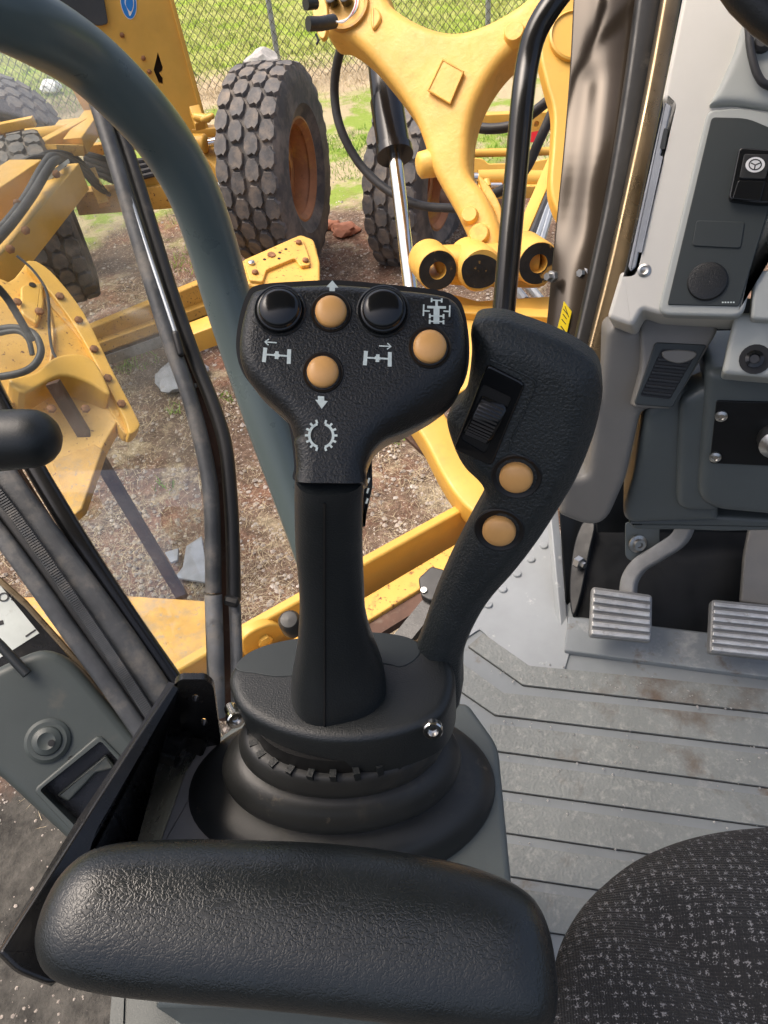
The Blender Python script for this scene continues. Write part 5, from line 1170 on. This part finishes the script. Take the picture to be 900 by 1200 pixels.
for k in range(2): tube('cross_hose', [D(595+k*18, 330, 2.75), D(606+k*18, 340, 2.7), D(616+k*18, 352, 2.65)], .016, m_galv, cf_, n=8)
# ---- cast lift arm
la = root('forked_casting', D(540, 345, 2.45), 'large forked yellow cast arm with diamond pad and greasy pin bosses', 'lift arm')
LP = P3((420, 30, 2.55), (660, 20, 2.35), (575, 300, 2.45))
arm_px = catmull([(362, -5), (372, -30), (440, -32), (455, 0), (482, 20), (512, 32), (538, 34), (566, 26), (600, 8), (640, -20), (690, -30), (690, 18), (655, 30), (620, 44), (592, 66), (572, 92), (558, 120), (550, 150), (548, 185), (552, 205), (566, 222), (578, 245), (586, 270), (586, 298), (556, 302), (549, 280), (530, 240), (505, 195), (496, 165), (484, 135), (468, 110), (448, 84), (425, 58), (400, 40), (380, 34)], 5)
dslab('fork_body', arm_px, LP, .14, m_yel_cast, la, r=.035, seg=8)
dslab('inner_rib', catmull([(560, 206), (572, 216), (586, 240), (588, 262), (584, 268), (578, 246), (566, 226)], 4), LP.up(-.06), .05, m_yel_cast, la, r=.006)
slab('diamond_pad', [(519, 70), (543, 84), (527, 121), (502, 106)], LP.up(.014), .018, m_yel_cast, la, r=.002)
tube('pad_edge', [LP.up(.0135).hit(*q) for q in ((519, 70), (543, 84), (527, 121), (502, 106), (519, 70))], .0045, m_yel_cast, la, n=6)
for x, y, r_ in ((603, 40, 11), (551, 253, 9), (562, 275, 11)):
    rr = r_*2.45/FPX; lathe('cast_boss', [(rr*1.3, -.01), (rr*1.08, .004), (rr*1.0, .018), (rr*.92, .021), (rr*.05, .021)], LP.hit(x, y), LP.n, m_yel_cast, la, 28, sharp=30)
lathe('side_boss', [(.05, -.03), (.045, .03), (.03, .04), (.002, .042)], LP.hit(498, 185)-LP.n*.05, V((-1, -.2, 0)), m_yel_cast, la, 18, sharp=60)
slab('ear', catmull([(436, 8), (444, 12), (446, 22), (438, 34), (434, 26)], 4), LP.up(.012), .02, m_yel_cast, la, r=.008)
# pin bosses at the foot
def boss(x, y, d, R, L_, ax_, grease=True, bore=.42):
    a = ax_.normalized(); c = D(x, y, d)
    b = lathe('pin_boss', [(R*bore, -L_), (R*.96, -L_), (R, -L_*.95), (R, -.012), (R*.94, 0), (R*bore, 0), (R*bore, -L_)], c, a, m_yel_cast, la, 36, cap=False, sharp=30)
    lathe('greased_face', [(R*bore, .0012), (R*.92, .0012), (R*.92, -.001)], c, a, m_grease, b, 30, cap=False)
    return b
AX = V((.12, -1, .18))
boss(513, 317, 2.38, .070, .15, AX)
boss(631, 309, 2.38, .074, .15, AX)
f = lathe('pin_boss', [(.03, -.16), (.074, -.16), (.076, -.02), (.068, 0), (.001, .002)], D(564, 317, 2.385), AX, m_yel_cast, la, 30, sharp=30)
slab('greased_face', catmull([(541, 318), (546, 304), (562, 298), (580, 304), (586, 316), (578, 332), (562, 338), (547, 334)], 4), Plane(D(564, 317, 2.381), AX), .003, m_grease, f)
beam('boss_bridge', D(518, 310, 2.455), D(628, 306, 2.455), .11, .115, m_yel_cast, la, r=.035)
slab('boss_web', catmull([(520, 330), (545, 336), (600, 338), (640, 335), (640, 300), (520, 296)], 4), Plane(D(580, 320, 2.46), AX), .05, m_yel_cast, la, r=.015)
# connector head with wires at the arm's upper end
hd = slab('connector_flange', catmull([(372, -10), (381, 0), (384, 20), (381, 42), (375, 44), (369, 30), (366, 8)], 4), LP.up(.09), .02, m_yel, la, r=.004)
lathe('connector_bowl', [(.085, -.06), (.085, 0), (.075, 0), (.06, -.03), (.001, -.03)], LP.hit(406, 8)+LP.n*.015, LP.n, m_yel_dull, la, 26)
for x, y in ((392, 4), (408, 3)): lathe('connector_plug', [(.022, 0), (.022, .03), (.012, .032), (.001, .030)], LP.hit(x, y)+LP.n*.01, LP.n, m_gloss, la, 14)
tube('cable_gland', [D(361, 28, 2.36), D(375, 28, 2.38), D(391, 25, 2.42)], .022, m_rubber, la, n=12)
tube('cable_gland', [D(358, 4, 2.36), D(370, 3, 2.38)], .02, m_rubber, la, n=12)
for k in range(5): tube('wire', [D(390, 24+k, 2.41), D(402+k, 26-k, 2.39), D(412+k*1.5, 16-k, 2.38), D(417+k, 2, 2.38), D(414+k*2, -12, 2.4)], .003, (m_white, m_red, m_white, m_print, m_yel)[k], la, sm=5, n=5)
tube('wire', [D(370, 40, 2.34), D(373, 47, 2.34), D(371, 52, 2.34)], .004, m_pit, la, sm=3, n=6)
# second cast arm, right
ra = root('lift_plate', D(655, 300, 2.3), 'smooth yellow plate arm with round hub half hidden by the bronze pillar', 'lift arm')
RA = P3((640, 20, 2.2), (690, 20, 2.2), (660, 250, 2.2))
slab('plate', catmull([(634, 30), (650, 8), (690, -6), (710, 60), (690, 300), (662, 262), (650, 240), (645, 215), (648, 170), (649, 130), (640, 95), (633, 62)], 5), RA, .05, m_yel, ra, r=.01)
lathe('hub', [(.078, -.02), (.078, .016), (.072, .02), (.070, .013), (.002, .014)], RA.hit(672, 45), RA.n, m_yel, ra, 36)
# hydraulic cylinder and hoses
hc = root('lift_cylinder', D(480, 335, 2.75), 'black hydraulic cylinder with bright chrome rod standing behind the yellow fork', 'cylinder')
t0, t1, t2, t3 = D(440, -20, 3.0), D(448, 70, 2.95), D(462, 178, 2.9), D(482, 345, 2.85)
tube('barrel', [t0, t1, D(453, 118, 2.93)], .062, m_cylblk, hc, n=24)
tube('barrel_sleeve', [D(453, 118, 2.93), t2], .068, m_cylblk, hc, n=24)
tube('gland_collar', [D(461.5, 174, 2.9), D(463, 183, 2.895)], .076, m_cylblk, hc, n=24)
tube('rod', [D(462.5, 181, 2.9), t3], .029, m_chrome, hc, n=24)
ho = tube('loop_hose', [D(408, 38, 2.75), D(396, 70, 2.85), D(392, 110, 2.95), D(399, 150, 3.0), D(420, 190, 3.05), D(450, 220, 3.05), D(490, 240, 3.0), D(530, 244, 2.9), D(560, 246, 2.8)], .0185, m_hose, sm=6, n=12)
tag(rebase(ho), 'black hydraulic hose looping left of the chrome rod and under the fork', 'hose')
for pts, lb in (([D(545, 147, 2.9), D(575, 151, 2.85), D(605, 146, 2.8), D(625, 132, 2.75), D(650, 112, 2.7)], 'grey hydraulic hose crossing above the red reflector behind the grab bar'), ([D(570, 230, 3.0), D(590, 222, 2.95), D(615, 200, 2.9), D(632, 165, 2.85), D(648, 130, 2.8)], 'hydraulic hose rising steeply between grab bar and yellow plate arm')):
    o = tube('hydraulic_hose', pts, .02, m_hose, sm=6, n=10); tag(rebase(o), lb, 'hose')
# ---- grader in the background, right
bg2 = root('far_grader', G(560, 320), 'second yellow grader behind the fork, showing its tyre, frame rails and red reflector', 'grader')
wheel(bg2, D(491, 214, 5.7), wheel_axis(478, 210, 22), .69, .43, .335, seed=9)
def fx(*a, **k): return bx(*a, par=bg2, **k)
fx('rear_rail', (520, 146, 5.4), (690, 138, 5.3), 12, 20)
fx('upright', (553, 150, 5.3), (553, 180, 5.3), 8, 8)
tube('cross_tube', [X(540, 180, 5.1), X(690, 176, 5.1)], .028, m_yel, bg2, n=12)
slab('frame_plate', fillet([(548, 184), (566, 186), (572, 192), (620, 190), (650, 184), (650, 206), (552, 206)], 3), facing(590, 195, 5.0), .05, m_yel, bg2, r=.008)
tube('steer_cylinder', [X(560, 209, 4.7), X(598, 208, 4.7)], .052, m_yel, bg2, n=18)
tube('steer_cylinder', [X(616, 210, 4.7), X(660, 210, 4.7)], .055, m_yel, bg2, n=18)
tube('steer_rod', [X(545, 208, 4.7), X(562, 208, 4.7)], .03, m_chrome, bg2, n=12)
tube('steer_rod', [X(575, 217, 4.6), X(588, 217, 4.6)], .016, m_chrome, bg2, n=10)
tube('fitting', [X(570, 212, 4.62), X(572, 220, 4.6)], .025, m_yel, bg2, n=10)
fx('lower_frame', (560, 224, 4.7), (660, 222, 4.7), 14, 14, mt=m_yel_rust)
fx('diagonal_beam', (612, 280, 4.0), (648, 196, 4.3), 14, 20)
for k in range(3): tube('beam_pipe', [X(620+k*6, 284+k*3, 3.9), X(634+k*5, 250, 4.0), X(655+k*4, 200, 4.2)], .022, m_galv if k else m_hose, bg2, n=8)
slab('reflector', [(621, 155), (632, 153), (632, 166), (621, 167)], facing(626, 160, 5.0), .02, m_red, bg2)
lathe('rail_lug', [(.06, -.02), (.06, .02), (.02, .022), (.018, .0), (.001, 0)], X(628, 145, 5.1), V((0, -1, .2)), m_yel, bg2, 16)
tube('axle_tube', [X(520, 232, 5.4), X(600, 236, 5.2)], .09, m_brownsteel, bg2, n=14)
# ---- cab roof above the operator (out of frame, cut short to shape the interior's shade and reflections)
m_roof = mat('roof_lining', (.30, .32, .32), .8)
rf0 = root('cab_roof', V((.25, .15, 3.25)), 'pale cab roof above the operator', 'roof')
beam("roof_panel", V((.15, -.08, 3.3)), V((.15, .95, 3.3)), 1.4, .08, m_roof, rf0)
